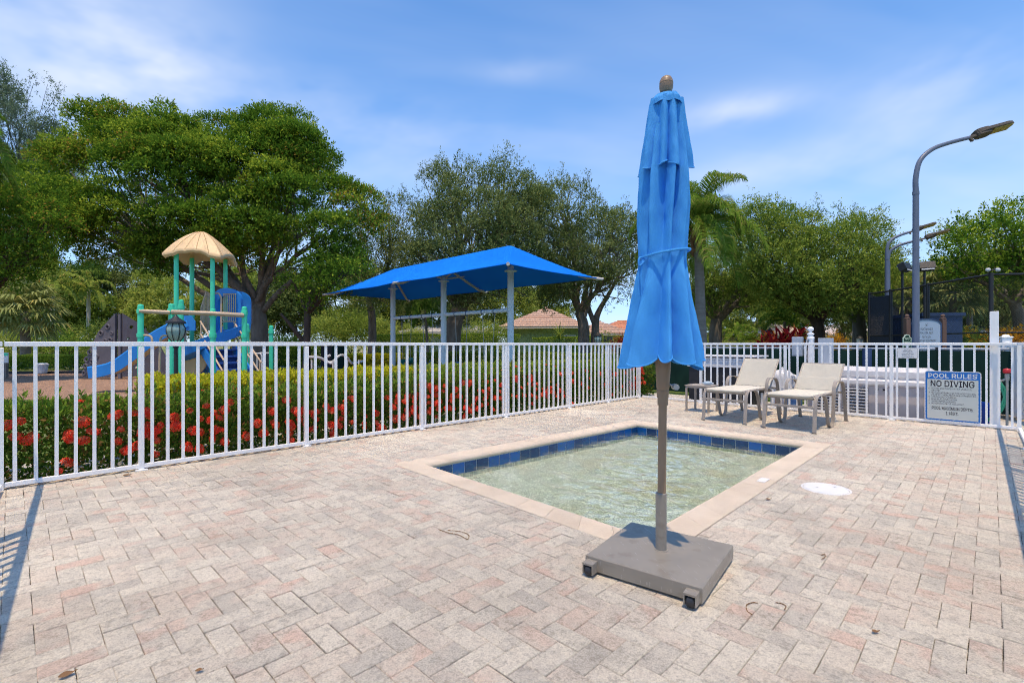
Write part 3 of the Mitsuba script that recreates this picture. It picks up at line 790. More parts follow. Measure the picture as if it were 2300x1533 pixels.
# green windscreen fence behind the equipment
gs = thing('windscreen_fence', 'low chain link fence covered with dark green windscreen behind the equipment', 'fence')
g0, g1 = np.array([2.85, 13.42]), np.array([9.3, 7.35])
e = unit(g1 - g0); Lg = float(np.linalg.norm(g1 - g0)); n_ = np.array([-e[1], e[0]])
RG = np.stack([[*e, 0], [*n_, 0], [0, 0, 1]], 1)
npan = 4
for q in range(npan):
    a, b_ = g0 + e * Lg * q / npan, g0 + e * Lg * (q + 1) / npan
    nn_ = 30
    s = np.linspace(0, 1, nn_)
    low, top = [], []
    for t in s:
        p = a + (b_ - a) * t + n_ * .018 * math.sin(t * 9 * math.pi + q)
        low.append([*p, .03]); top.append([*p, 1.10 + .008 * math.sin(t * 40)])
    v = np.array(low + top)
    f = [[k, k + 1, nn_ + k + 1, nn_ + k] for k in range(nn_ - 1)]
    put('screen_panel', MB().raw(v, f), 'mat_screen', gs)
for q in range(npan + 1):
    put('post', MB().tube([[*(g0 + e * Lg * q / npan + n_ * .05), 0], [*(g0 + e * Lg * q / npan + n_ * .05), 1.16]], .028, 10), 'mat_black', gs, smooth=40)
put('top_rail', MB().tube([[*(g0 + n_ * .05), 1.13], [*(g1 + n_ * .05), 1.13]], .022, 10), 'mat_greygalv', gs, smooth=40)

# ---------------------------------------------------------------- light poles
mat('mat_polegrey', proc(lambda p, n, uv: mix((0.09, 0.115, 0.17), (0.15, 0.18, 0.25), fbm(p.x * 9, p.y * 9, p.z * 2.5, 3))), 0.45)
mat('mat_lamphead', (0.10, 0.085, 0.07), 0.6, spec=.2)
mat('mat_led', (0.42, 0.32, 0.09), 0.5, spec=.2)


def light_pole(label, u, Y, ztop, rb, side, reach, lift, head):
    t = thing('light_pole', label, 'street light')
    p = np.array([*at(u, HV, Y)[:2], 0])
    sd = np.array([*unit(side), 0])
    zb = ztop - lift
    put('mast', MB().tube([p, p + Z3 * zb * .55, p + Z3 * (zb - .42)], [rb, rb * .86, rb * .78], 16), 'mat_polegrey', t, smooth=40)
    put('joint', MB().tube([p + Z3 * (zb - .45), p + Z3 * (zb - .39)], rb * .88, 16), 'mat_polegrey', t, smooth=40)
    arm = curve([p + Z3 * (zb - .40), p + Z3 * (zb - .12), p + sd * reach * .08 + Z3 * (zb + lift * .28), p + sd * reach * .30 + Z3 * (zb + lift * .58), p + sd * reach * .60 + Z3 * (zb + lift * .76), p + sd * reach + Z3 * (zb + lift * .93)], 26)
    put('arm', MB().tube(arm, np.linspace(rb * .76, rb * .55, 26), 14), 'mat_polegrey', t, smooth=40)
    q0 = arm[-1]; dr_ = unit(sd * 1.0 + Z3 * .30)
    ny_ = unit(np.cross(Z3, dr_)); nz_ = np.cross(dr_, ny_)
    ny_ = unit(ny_ * math.cos(.42) - nz_ * math.sin(.42)); nz_ = np.cross(dr_, ny_)      # the head is rolled a little
    RH = np.stack([dr_, ny_, nz_], 1)
    put('bracket', MB().box(q0 + dr_ * .06, (.20, .05, .06), RH, ch=.01).box(q0 + dr_ * .02 - nz_ * .05, (.05, .04, .10), RH, ch=.008), 'mat_lamphead', t)
    h0 = q0 + dr_ * .16 * head
    ol = Polygon([(0, -.07), (.06, -.13), (.24, -.15), (.66, -.14), (.76, -.10), (.79, 0), (.76, .10), (.66, .14), (.24, .15), (.06, .13), (0, .07)])
    ol = affinity.scale(ol, head, head * .72, origin=(0, 0))
    hd = put('head', MB().prism(ol, h0, dr_, ny_, .055 * head).prism(affinity.scale(ol, .38, .8, origin=(0, 0)), h0 - nz_ * .04 * head, dr_, ny_, .125 * head), 'mat_lamphead', t)
    for a in (0, 1):
        put('lens', MB().box(h0 + dr_ * (.42 + .21 * a) * head - nz_ * .008, (.195 * head, .15 * head, .02), RH), 'mat_led', hd)
    return p, zb


light_pole('tall grey blue light pole with curved arm and yellow panelled lamp head', 2057, 9.4, 5.27, .064, (1, .10), 1.12, .74, 1.05)
light_pole('distant grey blue light pole behind the court fence, taller arm of two', 1992, 19.2, 5.62, .085, (1, -.1), .8, .65, 1.1)
light_pole('distant grey blue light pole behind the court fence, lower arm of two', 1995, 20.0, 5.45, .085, (1, -.3), 1.1, .6, 1.1)

# ---------------------------------------------------------------- tennis court fence
mat('mat_wire', (0.012, 0.013, 0.016), 0.5)
mat('mat_mesh', (0.028, 0.034, 0.05), 0.8)


def wires(mb, a, b, z0, z1, pitch, r=.0032):
    """Diamond mesh: straight wires of both slants between two posts."""
    a, b = np.asarray(a, float), np.asarray(b, float)
    L = np.linalg.norm(b - a); e_ = unit(b - a); n2 = np.array([-e_[1], e_[0]])
    hh = z1 - z0
    for sgn in (1, -1):
        for s in np.arange(-hh, L + hh, pitch):
            p = [(s, z0), (s + hh, z1)] if sgn > 0 else [(s, z1), (s + hh, z0)]
            ln = LineString(p).intersection(sbox(0, z0, L, z1))
            if ln.is_empty or ln.geom_type != 'LineString': continue
            q = [[*(a + e_ * x + n2 * .003 * sgn), z] for x, z in ln.coords]
            mb.tube(q, r, 3, cap=False)


cf_ = thing('court_fence', 'tall black chain link fence round the tennis court', 'fence')
K1 = np.array([(1953 - CX) / F * 18, 18.0]); K2 = np.array([(2001 - CX) / F * 17.0, 17.0]); K3 = np.array([(2084 - CX) / F * 15.3, 15.3]); K4 = np.array([(2226 - CX) / F * 13.0, 13.0]); K5 = np.array([17.5, 12.6])
run = [K1, K2, K3, K4, K5]
zt = 3.06
for p in run:
    put('post', MB().tube([[*p, 0], [*p, zt + .05]], .05, 12), 'mat_black', cf_, smooth=40)
for a, b_ in zip(run[:-1], run[1:]):
    put('top_rail', MB().tube([[*a, zt], [*b_, zt]], .03, 10), 'mat_black', cf_, smooth=40)
    put('middle_rail', MB().tube([[*a, 1.52], [*b_, 1.52]], .022, 8), 'mat_black', cf_, smooth=40)
    mb = MB(); wires(mb, a, b_, 0.05, zt, .075)
    put('chain_link', mb, 'mat_wire', cf_)
en = lambda a, b_, z0, z1, off: np.array([[*(a + (b_ - a) * t), z] for z in (z0, z1) for t in (0, 1)])
v = en(K1, K2, .05, 2.92, 0) + [0, .06, 0]
put('windscreen', MB().raw(v, [[0, 1, 3, 2]]), 'mat_mesh', cf_, label='dark windscreen sheet on the leftmost bay of the court fence')
kb = np.array([24.4, 30.0])
f2 = thing('court_fence', 'far side run of black screened court fence receding behind the gate', 'fence')
put('screen', MB().raw(np.array([[*K1, .05], [*kb, .05], [*K1, 3.0], [*kb, 3.0]]), [[0, 1, 3, 2]]), 'mat_mesh', f2)
for t in np.linspace(.15, 1, 6):
    put('post', MB().tube([[*(K1 + (kb - K1) * t), 0], [*(K1 + (kb - K1) * t), 3.06]], .04, 8), 'mat_black', f2, smooth=40)
put('top_rail', MB().tube([[*K1, 3.04], [*kb, 3.04]], .03, 8), 'mat_black', f2, smooth=40)
cn = thing('storage_container', 'dark navy ribbed storage shed behind the court fence gate', 'shed')
a, b_ = np.array([(2004 - CX) / F * 19, 19.0]), np.array([(2075 - CX) / F * 17.2, 17.2])
e = unit(b_ - a); Lc = float(np.linalg.norm(b_ - a)); n_ = np.array([-e[1], e[0]]); RC = np.stack([[*e, 0], [*n_, 0], [0, 0, 1]], 1)
put('body', MB().box([*((a + b_) / 2 + n_ * .6), 1.1], (Lc, 1.2, 2.2), RC), 'mat_navy', cn)
put('roof', MB().box([*((a + b_) / 2 + n_ * .6), 2.25], (Lc + .1, 1.35, .12), RC), 'mat_navy', cn)
for s in np.arange(.1, Lc, .19):
    put('rib', MB().box([*(a + e * s - n_ * .03), 1.08], (.08, .06, 2.1), RC), 'mat_navy', cn)
for q, (u, ds) in enumerate(((2213, -1), (2240, 1))):
    cm = thing('security_camera', ['white security camera on the left of the court post top', 'white security camera on the right of the court post top'][q], 'camera')
    c = np.array([*K4, zt + .12]) + np.array([ds * .13, -.05, 0])
    put('mount', MB().tube([np.array([*K4, zt + .10]), c + [0, .02, .04]], .022, 8), 'mat_black', cm, smooth=40)
    put('housing', MB().lathe([(.0, -.07), (.028, -.055), (.048, -.03), (.055, 0), (.05, .025), (.03, .04), (0, .044)], c, 18), 'mat_plastic_white', cm, smooth=40)
    put('lens', MB().lathe([(.0, -.062), (.036, -.056), (.044, -.040)], c, 12), 'mat_black', cm)
for q, (u, v_, lb) in enumerate(((2032, 600, 'black floodlight left of the tall light pole above the court fence'), (2082, 598, 'black floodlight right of the tall light pole above the court fence'))):
    fl_ = thing('floodlight', lb, 'floodlight')
    c = at(u, v_, 16.6)
    put('stand', MB().tube([[c[0], c[1] + .1, 0], c + [0, .1, -.1]], .035, 8), 'mat_black', fl_, smooth=40)
    put('housing', MB().box(c, (.42, .22, .30), rot(.5 - q) @ np.array([[1, 0, 0], [0, .9, .43], [0, -.43, .9]]), ch=.03), 'mat_black', fl_)
    put('glass', MB().box(c + rot(.5 - q) @ np.array([0, -.115, -.04]), (.34, .012, .2), rot(.5 - q) @ np.array([[1, 0, 0], [0, .9, .43], [0, -.43, .9]])), 'mat_greygalv', fl_)
# the park signs behind the back fence
mat('mat_boardblue', (0.36, 0.45, 0.56), 0.5)
mat('mat_brownpost', proc(lambda p, n, uv: mix((0.11, 0.06, 0.045), (0.17, 0.10, 0.075), fbm(p.x * 14, p.y * 14, p.z * 2, 3))), 0.7)
mat('mat_signgreen', (0.01, 0.05, 0.025), 0.5)
mat('mat_paleprint', (0.55, 0.66, 0.5), 0.5)
ps = thing('park_sign', 'pale blue arched rules board between brown posts behind the back fence', 'sign')
X1 = np.array([1.0, 0, 0]); NF = np.array([0, -1.0, 0])
c = at(2079, 780, 12.0)
board = Polygon([(-.34, -.95), (.34, -.95), (.34, .56)] + [(.34 * math.cos(t) , .56 + .12 * math.sin(t)) for t in np.linspace(.1, math.pi - .1, 12)] + [(-.34, .56)])
put('board', MB().prism(board, c, X1, Z3, .03), 'mat_boardblue', ps)
put('frame', MB().prism(board.buffer(.028).difference(board.buffer(-.004)), c - NF * .004, X1, Z3, .045), 'mat_navy', ps)
sm = MB()
for q, (s, z) in enumerate((('NO', .55), ('SKATEBOARDS', .45), ('ROLLERBLADES', .36), ('BICYCLES', .26), ('OR OTHER EQUIPMENT', .17), ('ON COURTS', .07), ('PERSONAL, PETS, GLASS', -.08), ('FOOD OR DRINKS', -.18), ('ALLOWED IN THIS AREA', -.32))):
    text_mb(sm, s, c + Z3 * (z - .03) + NF * .0302, X1, Z3, .055, False, .55)
put('print', sm, 'mat_ink', ps)
for a in (-.44, .44):
    pt = put('post', MB().box(np.array([c[0] + a, c[1] + .02, .92]), (.10, .10, 1.84), ch=.006), 'mat_brownpost', ps)
    put('cap', MB().lathe([(.0, 1.95), (.03, 1.94), (.05, 1.91), (.03, 1.88), (.06, 1.86), (.06, 1.84)], [c[0] + a, c[1] + .02, 0], 12), 'mat_brownpost', pt, smooth=40)
gsn = thing('garden_sign', 'small dark green NO sign with shaped top behind the back fence', 'sign')
c = at(2036, 772, 10.6)
sh = Polygon([(-.085, -.2), (.085, -.2), (.085, .13), (.06, .14), (.045, .185), (0, .20), (-.045, .185), (-.06, .14), (-.085, .13)])
put('board', MB().prism(sh, c, X1, Z3, .02), 'mat_signgreen', gsn)
put('rim', MB().prism(sh.buffer(.006).difference(sh.buffer(-.010)), c + NF * .0005, X1, Z3, .0225), 'mat_paleprint', gsn)
sm = text_mb(MB(), 'NO', c + Z3 * .09 + NF * .0205, X1, Z3, .045, True)
for z in (.045, .005, -.04):
    sm.box(c + Z3 * z + NF * .021, (.12, .002, .014))
put('print', sm, 'mat_paleprint', gsn)
put('stake', MB().box([c[0], c[1] + .015, .52], (.03, .02, 1.04)), 'mat_greygalv', gsn)

# ---------------------------------------------------------------- ground beyond the deck
def ground_color(p, n, uv):
    a = fbm(p.x * .35, p.y * .35, 1.0, 3)
    g = mix((0.055, 0.10, 0.022), (0.13, 0.17, 0.05), fbm(p.x * 3, p.y * 3, 2.0, 3))
    d = mix((0.20, 0.15, 0.10), (0.30, 0.24, 0.17), fbm(p.x * 6, p.y * 6, 3.0, 3))
    return mix(g, d, smoothstep(.52, .66, a)) * (.8 + .4 * noise(p.x * 60, p.y * 60))


mat('mat_ground', proc(ground_color), 0.95, spec=0.1)
mat('mat_mulch', proc(lambda p, n, uv: mix((0.14, 0.085, 0.06), (0.31, 0.205, 0.15), fbm(p.x * 9, p.y * 22, 0.0, 4)) * (.7 + .6 * noise(p.x * 45, p.y * 110))), 0.95, spec=0.1)
mat('mat_gravel', proc(lambda p, n, uv: mix((0.34, 0.33, 0.30), (0.62, 0.60, 0.57), noise(p.x * 38, p.y * 38)) * (.5 + .6 * noise(p.x * 90, p.y * 90))), 0.9, spec=0.1)
mat('mat_asphalt', proc(lambda p, n, uv: mix((0.30, 0.29, 0.27), (0.38, 0.37, 0.35), fbm(p.x * 2, p.y * 2, 0.0, 3))), 0.95, spec=0.1)


def sheet2d(poly, z):
    m = trimesh.creation.extrude_polygon(poly, .01, engine='earcut')
    v, f = np.array(m.vertices), np.array(m.faces)
    up = np.cross(v[f[:, 1]] - v[f[:, 0]], v[f[:, 2]] - v[f[:, 0]])[:, 2] > 1e-9
    f = f[up & (v[f].min(1)[:, 2] > .005)]
    v[:, 2] = z
    return v, f


put('ground', sheet2d(sbox(-400, -400, 400, 700).difference(deck_poly.buffer(.12, join_style='mitre')), -.035), 'mat_ground', kind='structure')
labels['ground']['label'] = 'grass and bare earth of the park beyond the pool fences'
mul = Polygon([(-40, 15), (-16, 12), (-11.5, 11.0), (-7, 10.8), (-4.5, 12), (-2, 17.0), (-3, 21.5), (-9, 23), (-16, 21.6), (-26, 20.0), (-40, 20.0)])
put('mulch', sheet2d(mul, -.031), 'mat_mulch', kind='structure')
labels['mulch']['label'] = 'brown bark mulch of the playground'
ou = unit(np.array([-(A0 - C0)[1], (A0 - C0)[0]])); ou = ou if ou @ np.array([-1, 1]) > 0 else -ou      # outward from the left fence
eu = unit(A0 - C0)
Hh = lambda t, off, z=0.0: np.array([*(C0 + eu * t + ou * off), z])
put('gravel_bed', sheet2d(Polygon([Hh(-1.5, .12)[:2], Hh(13, .12)[:2], Hh(13, 1.3)[:2], Hh(-1.5, 1.3)[:2]]), -.029), 'mat_gravel', kind='structure')
labels['gravel_bed']['label'] = 'strip of white gravel under the flowering hedge'
put('equipment_pad', sheet2d(Polygon([B2(-.4, .13)[:2], B2(6.6, .13)[:2], B2(6.6, 1.5)[:2], B2(-.4, 1.5)[:2]]), -.027), 'mat_gravel', kind='structure')
put('road', sheet2d(Polygon([(-60, 24.0), (-14, 25.6), (-4, 27), (-4, 30), (-14, 28.5), (-60, 26.8)]), -.028), 'mat_asphalt', kind='structure')
ed = thing('mulch_edging', 'black plastic edging along the far side of the mulch', 'edging')
pe = curve([(-40, 20.0, 0), (-26, 20.0, 0), (-16, 21.6, 0), (-9, 23, 0), (-3, 21.5, 0), (-2, 17, 0)], 60)
put(ed, MB().sweep(pe, [(-.04, -.06), (.04, -.06), (.04, .10), (-.04, .10)], [0.0, 1, 0.02]), 'mat_black')

# ---------------------------------------------------------------- leaves
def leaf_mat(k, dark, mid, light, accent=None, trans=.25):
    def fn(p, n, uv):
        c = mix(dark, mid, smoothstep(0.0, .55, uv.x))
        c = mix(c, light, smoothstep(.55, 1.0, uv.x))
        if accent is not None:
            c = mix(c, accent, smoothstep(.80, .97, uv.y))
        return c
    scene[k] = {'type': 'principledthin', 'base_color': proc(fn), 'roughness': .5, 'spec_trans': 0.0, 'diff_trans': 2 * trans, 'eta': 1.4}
    return k


leaf_mat('mat_leaf_big', (0.034, 0.090, 0.012), (0.125, 0.240, 0.024), (0.42, 0.50, 0.05), (0.46, 0.27, 0.06), .28)
leaf_mat('mat_leaf_oak', (0.055, 0.09, 0.028), (0.155, 0.21, 0.06), (0.32, 0.36, 0.12), (0.26, 0.22, 0.11), .28)
leaf_mat('mat_leaf_greygreen', (0.06, 0.10, 0.06), (0.14, 0.20, 0.12), (0.26, 0.34, 0.20), None, .28)
leaf_mat('mat_leaf_right', (0.065, 0.12, 0.02), (0.175, 0.265, 0.042), (0.40, 0.46, 0.08), None, .3)
leaf_mat('mat_leaf_yellow', (0.20, 0.25, 0.02), (0.48, 0.50, 0.03), (0.78, 0.72, 0.05), (0.48, 0.32, 0.06), .3)
leaf_mat('mat_leaf_ixora', (0.058, 0.131, 0.022), (0.174, 0.290, 0.036), (0.435, 0.522, 0.072), (0.377, 0.217, 0.072), .2)
leaf_mat('mat_leaf_hedge', (0.065, 0.152, 0.026), (0.160, 0.290, 0.043), (0.348, 0.450, 0.072), None, .3)
leaf_mat('mat_leaf_far', (0.145, 0.217, 0.043), (0.304, 0.392, 0.072), (0.551, 0.580, 0.131), (0.551, 0.464, 0.131), .4)
leaf_mat('mat_palm', (0.07, 0.15, 0.02), (0.16, 0.28, 0.035), (0.30, 0.42, 0.07), (0.36, 0.34, 0.10), .4)
leaf_mat('mat_fan', (0.16, 0.22, 0.07), (0.33, 0.38, 0.14), (0.55, 0.58, 0.27), (0.55, 0.45, 0.14), .3)
leaf_mat('mat_cordyline', (0.09, 0.006, 0.012), (0.22, 0.016, 0.022), (0.42, 0.09, 0.03), (0.40, 0.20, 0.05), .25)
leaf_mat('mat_petal', (0.85, 0.045, 0.026), (0.96, 0.10, 0.060), (0.98, 0.28, 0.16), None, .42)
mat('mat_bark', proc(lambda p, n, uv: mix((0.10, 0.085, 0.07), (0.27, 0.235, 0.20), fbm(p.x * 9, p.y * 9, p.z * 2.2, 4))), 0.9, spec=0.1,
    bump=proc(lambda p, n, uv: fbm(p.x * 22, p.y * 22, p.z * 5, 3), 5e-3), bump_scale=.03)
mat('mat_bark_dark', proc(lambda p, n, uv: mix((0.045, 0.034, 0.028), (0.13, 0.10, 0.085), fbm(p.x * 9, p.y * 9, p.z * 2.2, 4))), 0.9, spec=0.1)
mat('mat_palmtrunk', proc(lambda p, n, uv: mix((0.16, 0.14, 0.12), (0.29, 0.26, 0.23), fbm(p.x * 5, p.y * 5, p.z * 16, 3))), 0.9, spec=0.1)
mat('mat_boot', proc(lambda p, n, uv: mix((0.17, 0.095, 0.05), (0.36, 0.22, 0.13), fbm(p.x * 12, p.y * 12, p.z * 7, 3))), 0.9, spec=0.1)


def leaves(pos, dirs, length, width, tone, rg, fold=.25, normal=None, acc=None):
    """N folded diamond leaves: (vertices, faces, uv); uv.x = tone of the leaf, uv.y = a random number."""
    n = len(pos)
    d = unit(dirs)
    r = rg.normal(size=(n, 3)) if normal is None else normal + rg.normal(scale=.45, size=(n, 3))
    s = unit(np.cross(d, r))
    nn = np.cross(s, d)
    L = np.broadcast_to(length, (n,))[:, None] * rg.uniform(.7, 1.25, (n, 1))
    W = np.broadcast_to(width, (n,))[:, None] * rg.uniform(.75, 1.2, (n, 1))
    m = pos + d * L * .45 + nn * W * fold
    v = np.stack([pos, m + s * W * .5 - nn * W * fold * .6, pos + d * L - nn * L * .08, m - s * W * .5 - nn * W * fold * .6], 1).reshape(-1, 3)
    k = np.arange(n)[:, None] * 4
    f = np.concatenate([k + np.array([[0, 1, 2]]), k + np.array([[0, 2, 3]])])
    y = rg.random(n) if acc is None else acc
    uv = np.repeat(np.stack([np.clip(tone, 0, 1), y], 1), 4, 0)
    return v, f, uv


def rand_dirs(n, rg):
    return unit(rg.normal(size=(n, 3)))


# ---------------------------------------------------------------- hedges
def hedge_box(name, label, fr, t0, t1, o0, o1, ztop, nleaf, mat_, lsize, rg, rough=.08, group=None, tone0=.0, stems=True, lump=.9, cat='hedge', tonetop=.45):
    """A hedge between t0..t1 along and o0..o1 across the frame fr(t, off, z); ztop(t) its height."""
    t_ = thing(name, label, cat, group)
    n = nleaf
    face = rg.random(n)
    t = rg.uniform(t0, t1, n)
    zt = ztop(t)
    o = rg.uniform(o0, o1, n); z = rg.random(n) * zt
    top = face < .36; front = (face >= .36) & (face < .76); back = (face >= .76) & (face < .88)
    z = np.where(top, zt, z); o = np.where(front, o0, np.where(back, o1, o))
    q = np.stack([t * lump * 3, o * lump * 3, z * lump * 3], -1)
    bump_ = (meshkit.fbm(q, 3, 3) - .5) * 2
    fine = (meshkit.noise(q * 4, 9) - .5)
    dz = np.where(top, bump_ * rough * 1.2 + fine * rough * .8, 0) - np.abs(rg.normal(0, .03, n)) * top
    do = np.where(front, -(bump_ * rough + fine * rough) + np.abs(rg.normal(0, .035, n)), np.where(back, bump_ * rough, 0))
    edge_ = np.clip((zt - z) / .12, 0, 1)
    z = np.maximum(z + dz, .02); o = o + do + np.where(front, (1 - edge_) * .06, 0)
    P = np.array([fr(a, b, c) for a, b, c in zip(t, o, z)])
    out = np.where(top[:, None], [0, 0, 1.0], np.where(front[:, None], fr(0, -1) - fr(0, 0), np.where(back[:, None], fr(0, 1) - fr(0, 0), [0, 0, .6])))
    d = unit(out * .7 + [0, 0, .5] + rg.normal(scale=.55, size=(n, 3)))
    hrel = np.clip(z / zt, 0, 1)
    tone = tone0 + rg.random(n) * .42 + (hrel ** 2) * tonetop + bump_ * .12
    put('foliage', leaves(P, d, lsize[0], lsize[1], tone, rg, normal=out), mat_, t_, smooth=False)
    if stems:
        mb = MB()
        for s in np.arange(t0 + .1, t1, .23):
            for q_ in range(2):
                a, b = s + rg.normal(0, .07), rg.uniform(o0 + .15, o1 - .1)
                mb.tube([fr(a, b, 0), fr(a + rg.normal(0, .06), b + rg.normal(0, .06), ztop(np.array([a]))[0] * .55), fr(a + rg.normal(0, .12), b + rg.normal(0, .1), ztop(np.array([a]))[0] * .9)], [.012, .009, .004], 4)
        put('stem', mb, 'mat_bark_dark', t_, kind='stuff')
    return t_


rgh = np.random.default_rng(31)
ixtop = lambda t: .60 + .10 * meshkit.noise(np.stack([t * 1.1, t * 0, t * 0], -1), 3) + np.interp(t, [0, 2, 4, 6, 8.3, 8.8, 10, 12], [.14, .10, .03, .02, -.02, -.03, -.06, -.02])
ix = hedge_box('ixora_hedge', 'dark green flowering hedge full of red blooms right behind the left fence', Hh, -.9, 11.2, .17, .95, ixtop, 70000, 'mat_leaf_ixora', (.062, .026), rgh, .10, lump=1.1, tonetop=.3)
# shoots that stand up out of the hedge
mb, pv_, pf_, pu_ = MB(), [], [], []
lp, ld, lt = [], [], []
for q in range(130):
    t = rgh.uniform(-.8, 11.0); o = rgh.uniform(.3, .9); z = ixtop(np.array([t]))[0]
    h = rgh.uniform(.07, .24)
    p0 = Hh(t, o, z - .05); p1 = p0 + [rgh.normal(0, .02), rgh.normal(0, .02), h]
    mb.tube([p0, p1], [.004, .002], 4)
    k = int(12 + h * 50)
    for s in np.linspace(.15, 1, k):
        a = rgh.uniform(0, 6.28)
        lp.append(p0 + (p1 - p0) * s); ld.append([math.cos(a), math.sin(a), .9 + s * .6]); lt.append(.45 + .5 * rgh.random())
mb2 = leaves(np.array(lp), np.array(ld), .06, .022, np.array(lt), rgh)
put('shoot_stem', mb, 'mat_bark_dark', ix, kind='stuff')
put('shoot_leaves', mb2, 'mat_leaf_ixora', ix, kind='stuff')


def flower_head(rg):
    n = 26
    v_, f_, u_ = [], [], []
    for q in range(n):
        a, b = q * 2.399, math.sqrt((q + .5) / n) * 1.25
        d = np.array([math.sin(b) * math.cos(a), math.sin(b) * math.sin(a), math.cos(b)])
        c = d * np.array([.048, .048, .036]) * rg.uniform(.85, 1.1)
        x = unit(np.cross(d, rg.normal(size=3))); y = np.cross(d, x)
        tn = rg.random()
        for s in range(4):
            ang = s * math.pi / 2 + rg.normal(0, .15)
            e_ = x * math.cos(ang) + y * math.sin(ang); g = np.cross(d, e_)
            k = len(v_)
            L = .0165 * rg.uniform(.8, 1.2)
            v_ += [c, c + e_ * L * .55 + g * L * .34, c + e_ * L + d * .003, c + e_ * L * .55 - g * L * .34]
            f_ += [[k, k + 1, k + 2], [k, k + 2, k + 3]]
            u_ += [[tn, .5]] * 4
    return np.array(v_), np.array(f_), np.array(u_)


heads = []
for q in range(6):
    v, f, u = flower_head(rgh)
    heads.append(mikit.ply((v, f), 'mat_petal', uv=u))
cents = [(t, z) for t, z in zip(rgh.uniform(-.6, 11, 60), rgh.uniform(.10, 1.0, 60))]
nfl = 0
while nfl < 298:
    if rgh.random() < .78:
        t, z = cents[rgh.integers(len(cents))]
        t, z = t + rgh.normal(0, .26), z + rgh.normal(0, .20)
    else:
        t, z = rgh.uniform(-.7, 11.1), rgh.uniform(.05, 1)
    if z > 1.02 or z < .08 or not (-.4 < t < 10.4): continue
    if 4.2 < t < 7.0 and rgh.random() < .0: continue
    zz = ixtop(np.array([t]))[0]
    if z > .93:
        p, o_ = Hh(t, rgh.uniform(.3, .8), zz + rgh.uniform(0, .05)), np.array([0, 0, 1.0])
    else:
        p, o_ = Hh(t, .095 + rgh.normal(0, .02), z * zz), (Hh(0, -1) - Hh(0, 0)) + [0, 0, .55]
    o_ = unit(o_ + rgh.normal(scale=.25, size=3))
    x = unit(np.cross(o_, [.3, .5, .2])); y = np.cross(o_, x)
    s = rgh.uniform(.6, 1.2)
    M = np.eye(4); M[:3, :3] = np.stack([x, y, o_], 1) * s; M[:3, 3] = p
    put('flower_head', {**heads[nfl % 6], 'to_world': T(M.tolist())}, None, ix)
    nfl += 1

yt = lambda t: .70 + .035 * meshkit.noise(np.stack([t * 1.7, t * 0, t * 0], -1), 5)
hedge_box('golden_hedge', 'clipped bright yellow green hedge between the red flowers and the playground', Hh, 4.6, 8.75, 1.35, 3.0, yt, 60000, 'mat_leaf_yellow', (.055, .028), rgh, .09, tonetop=.5, lump=1.8)
hedge_box('golden_hedge', 'clipped mid green hedge in front of the swing posts', Hh, -.7, 4.55, 1.30, 2.7, lambda t: .72 + .03 * meshkit.noise(np.stack([t * 1.7, t * 0, t * 0], -1), 6), 52000, 'mat_leaf_right', (.055, .026), rgh, .08, tonetop=.5, tone0=.12, lump=1.8)

# ---------------------------------------------------------------- shade canopy and swings
mat('mat_canopypost', proc(lambda p, n, uv: mix((0.56, 0.66, 0.72), (0.62, 0.71, 0.76), fbm(p.x * 4, p.y * 4, p.z * 2, 2))), 0.4)
mat('mat_armpipe', (0.55, 0.52, 0.48), 0.45)
mat('mat_chain', (0.30, 0.31, 0.30), 0.4, metallic=0.5)
mat('mat_swingblue', (0.03, 0.13, 0.32), 0.5)
mat('mat_swinggreen', (0.01, 0.16, 0.12), 0.5)
sx_ = np.array([-.704, .7106]); sy_ = np.array([.7106, .704])       # along the beam (away to the left), across it (away to the right)
S0 = np.array([-.04, 14.5]); SL = 6.56
SP = lambda a, b, z: np.array([*(S0 + sx_ * a + sy_ * b), z])
sw = thing('play_gantry', 'pale blue grey steel swing frame under the blue canopy', 'swing frame')
for a in (0, SL / 2, SL):
    put('post', MB().tube([SP(a, 0, 0), SP(a, 0, 3.52)], .098, 18), 'mat_canopypost', sw, smooth=40)
    put('collar', MB().lathe([(.098, 3.36), (.19, 3.365), (.19, 3.385), (.098, 3.39)], SP(a, 0, 0), 24), 'mat_canopypost', sw, smooth=30)
for q in (0, 1):
    put('beam', MB().tube([SP(SL / 2 * q + .09, 0, 2.22), SP(SL / 2 * (q + 1) - .09, 0, 2.22)], .062, 14), 'mat_canopypost', sw, smooth=40)
sc = thing('shade_canopy', 'royal blue hip roofed fabric shade canopy over the swings', 'canopy')
RZ, EZ, aw, bw = 4.15, 3.17, 1.80, 1.86
for s, a in ((-1, 0), (1, SL)):
    for b in (-1, 1):
        put('hip_arm', MB().tube([SP(a, 0, 3.90), SP(a + s * aw * .86, b * bw * .86, EZ + .02), SP(a + s * aw * 1.06, b * bw * 1.06, EZ - .03)], .045, 12), 'mat_armpipe', sc, smooth=40)
for b in (-1, 1):
    put('middle_arm', MB().tube([SP(SL / 2, 0, 3.90), SP(SL / 2, b * bw * .86, EZ + .02), SP(SL / 2, b * bw * 1.06, EZ - .03)], .045, 12), 'mat_armpipe', sc, smooth=40)
    put('brace', MB().tube([SP(SL / 2, 0, 3.45), SP(SL / 2, b * .9, 3.62)], .03, 8), 'mat_armpipe', sc, smooth=40)
    put('brace', MB().tube([SP(SL / 2, 0, 3.45), SP(SL / 2 + b * 1.0, 0, 3.80)], .03, 8), 'mat_armpipe', sc, smooth=40)
put('ridge_pipe', MB().tube([SP(0, 0, 4.06), SP(SL, 0, 4.06)], .04, 10), 'mat_armpipe', sc, smooth=40)
for a in (0, SL / 2, SL):
    put('mast', MB().tube([SP(a, 0, 3.52), SP(a, 0, 4.06)], .07, 12), 'mat_armpipe', sc, smooth=40)
na, nbb = 90, 40
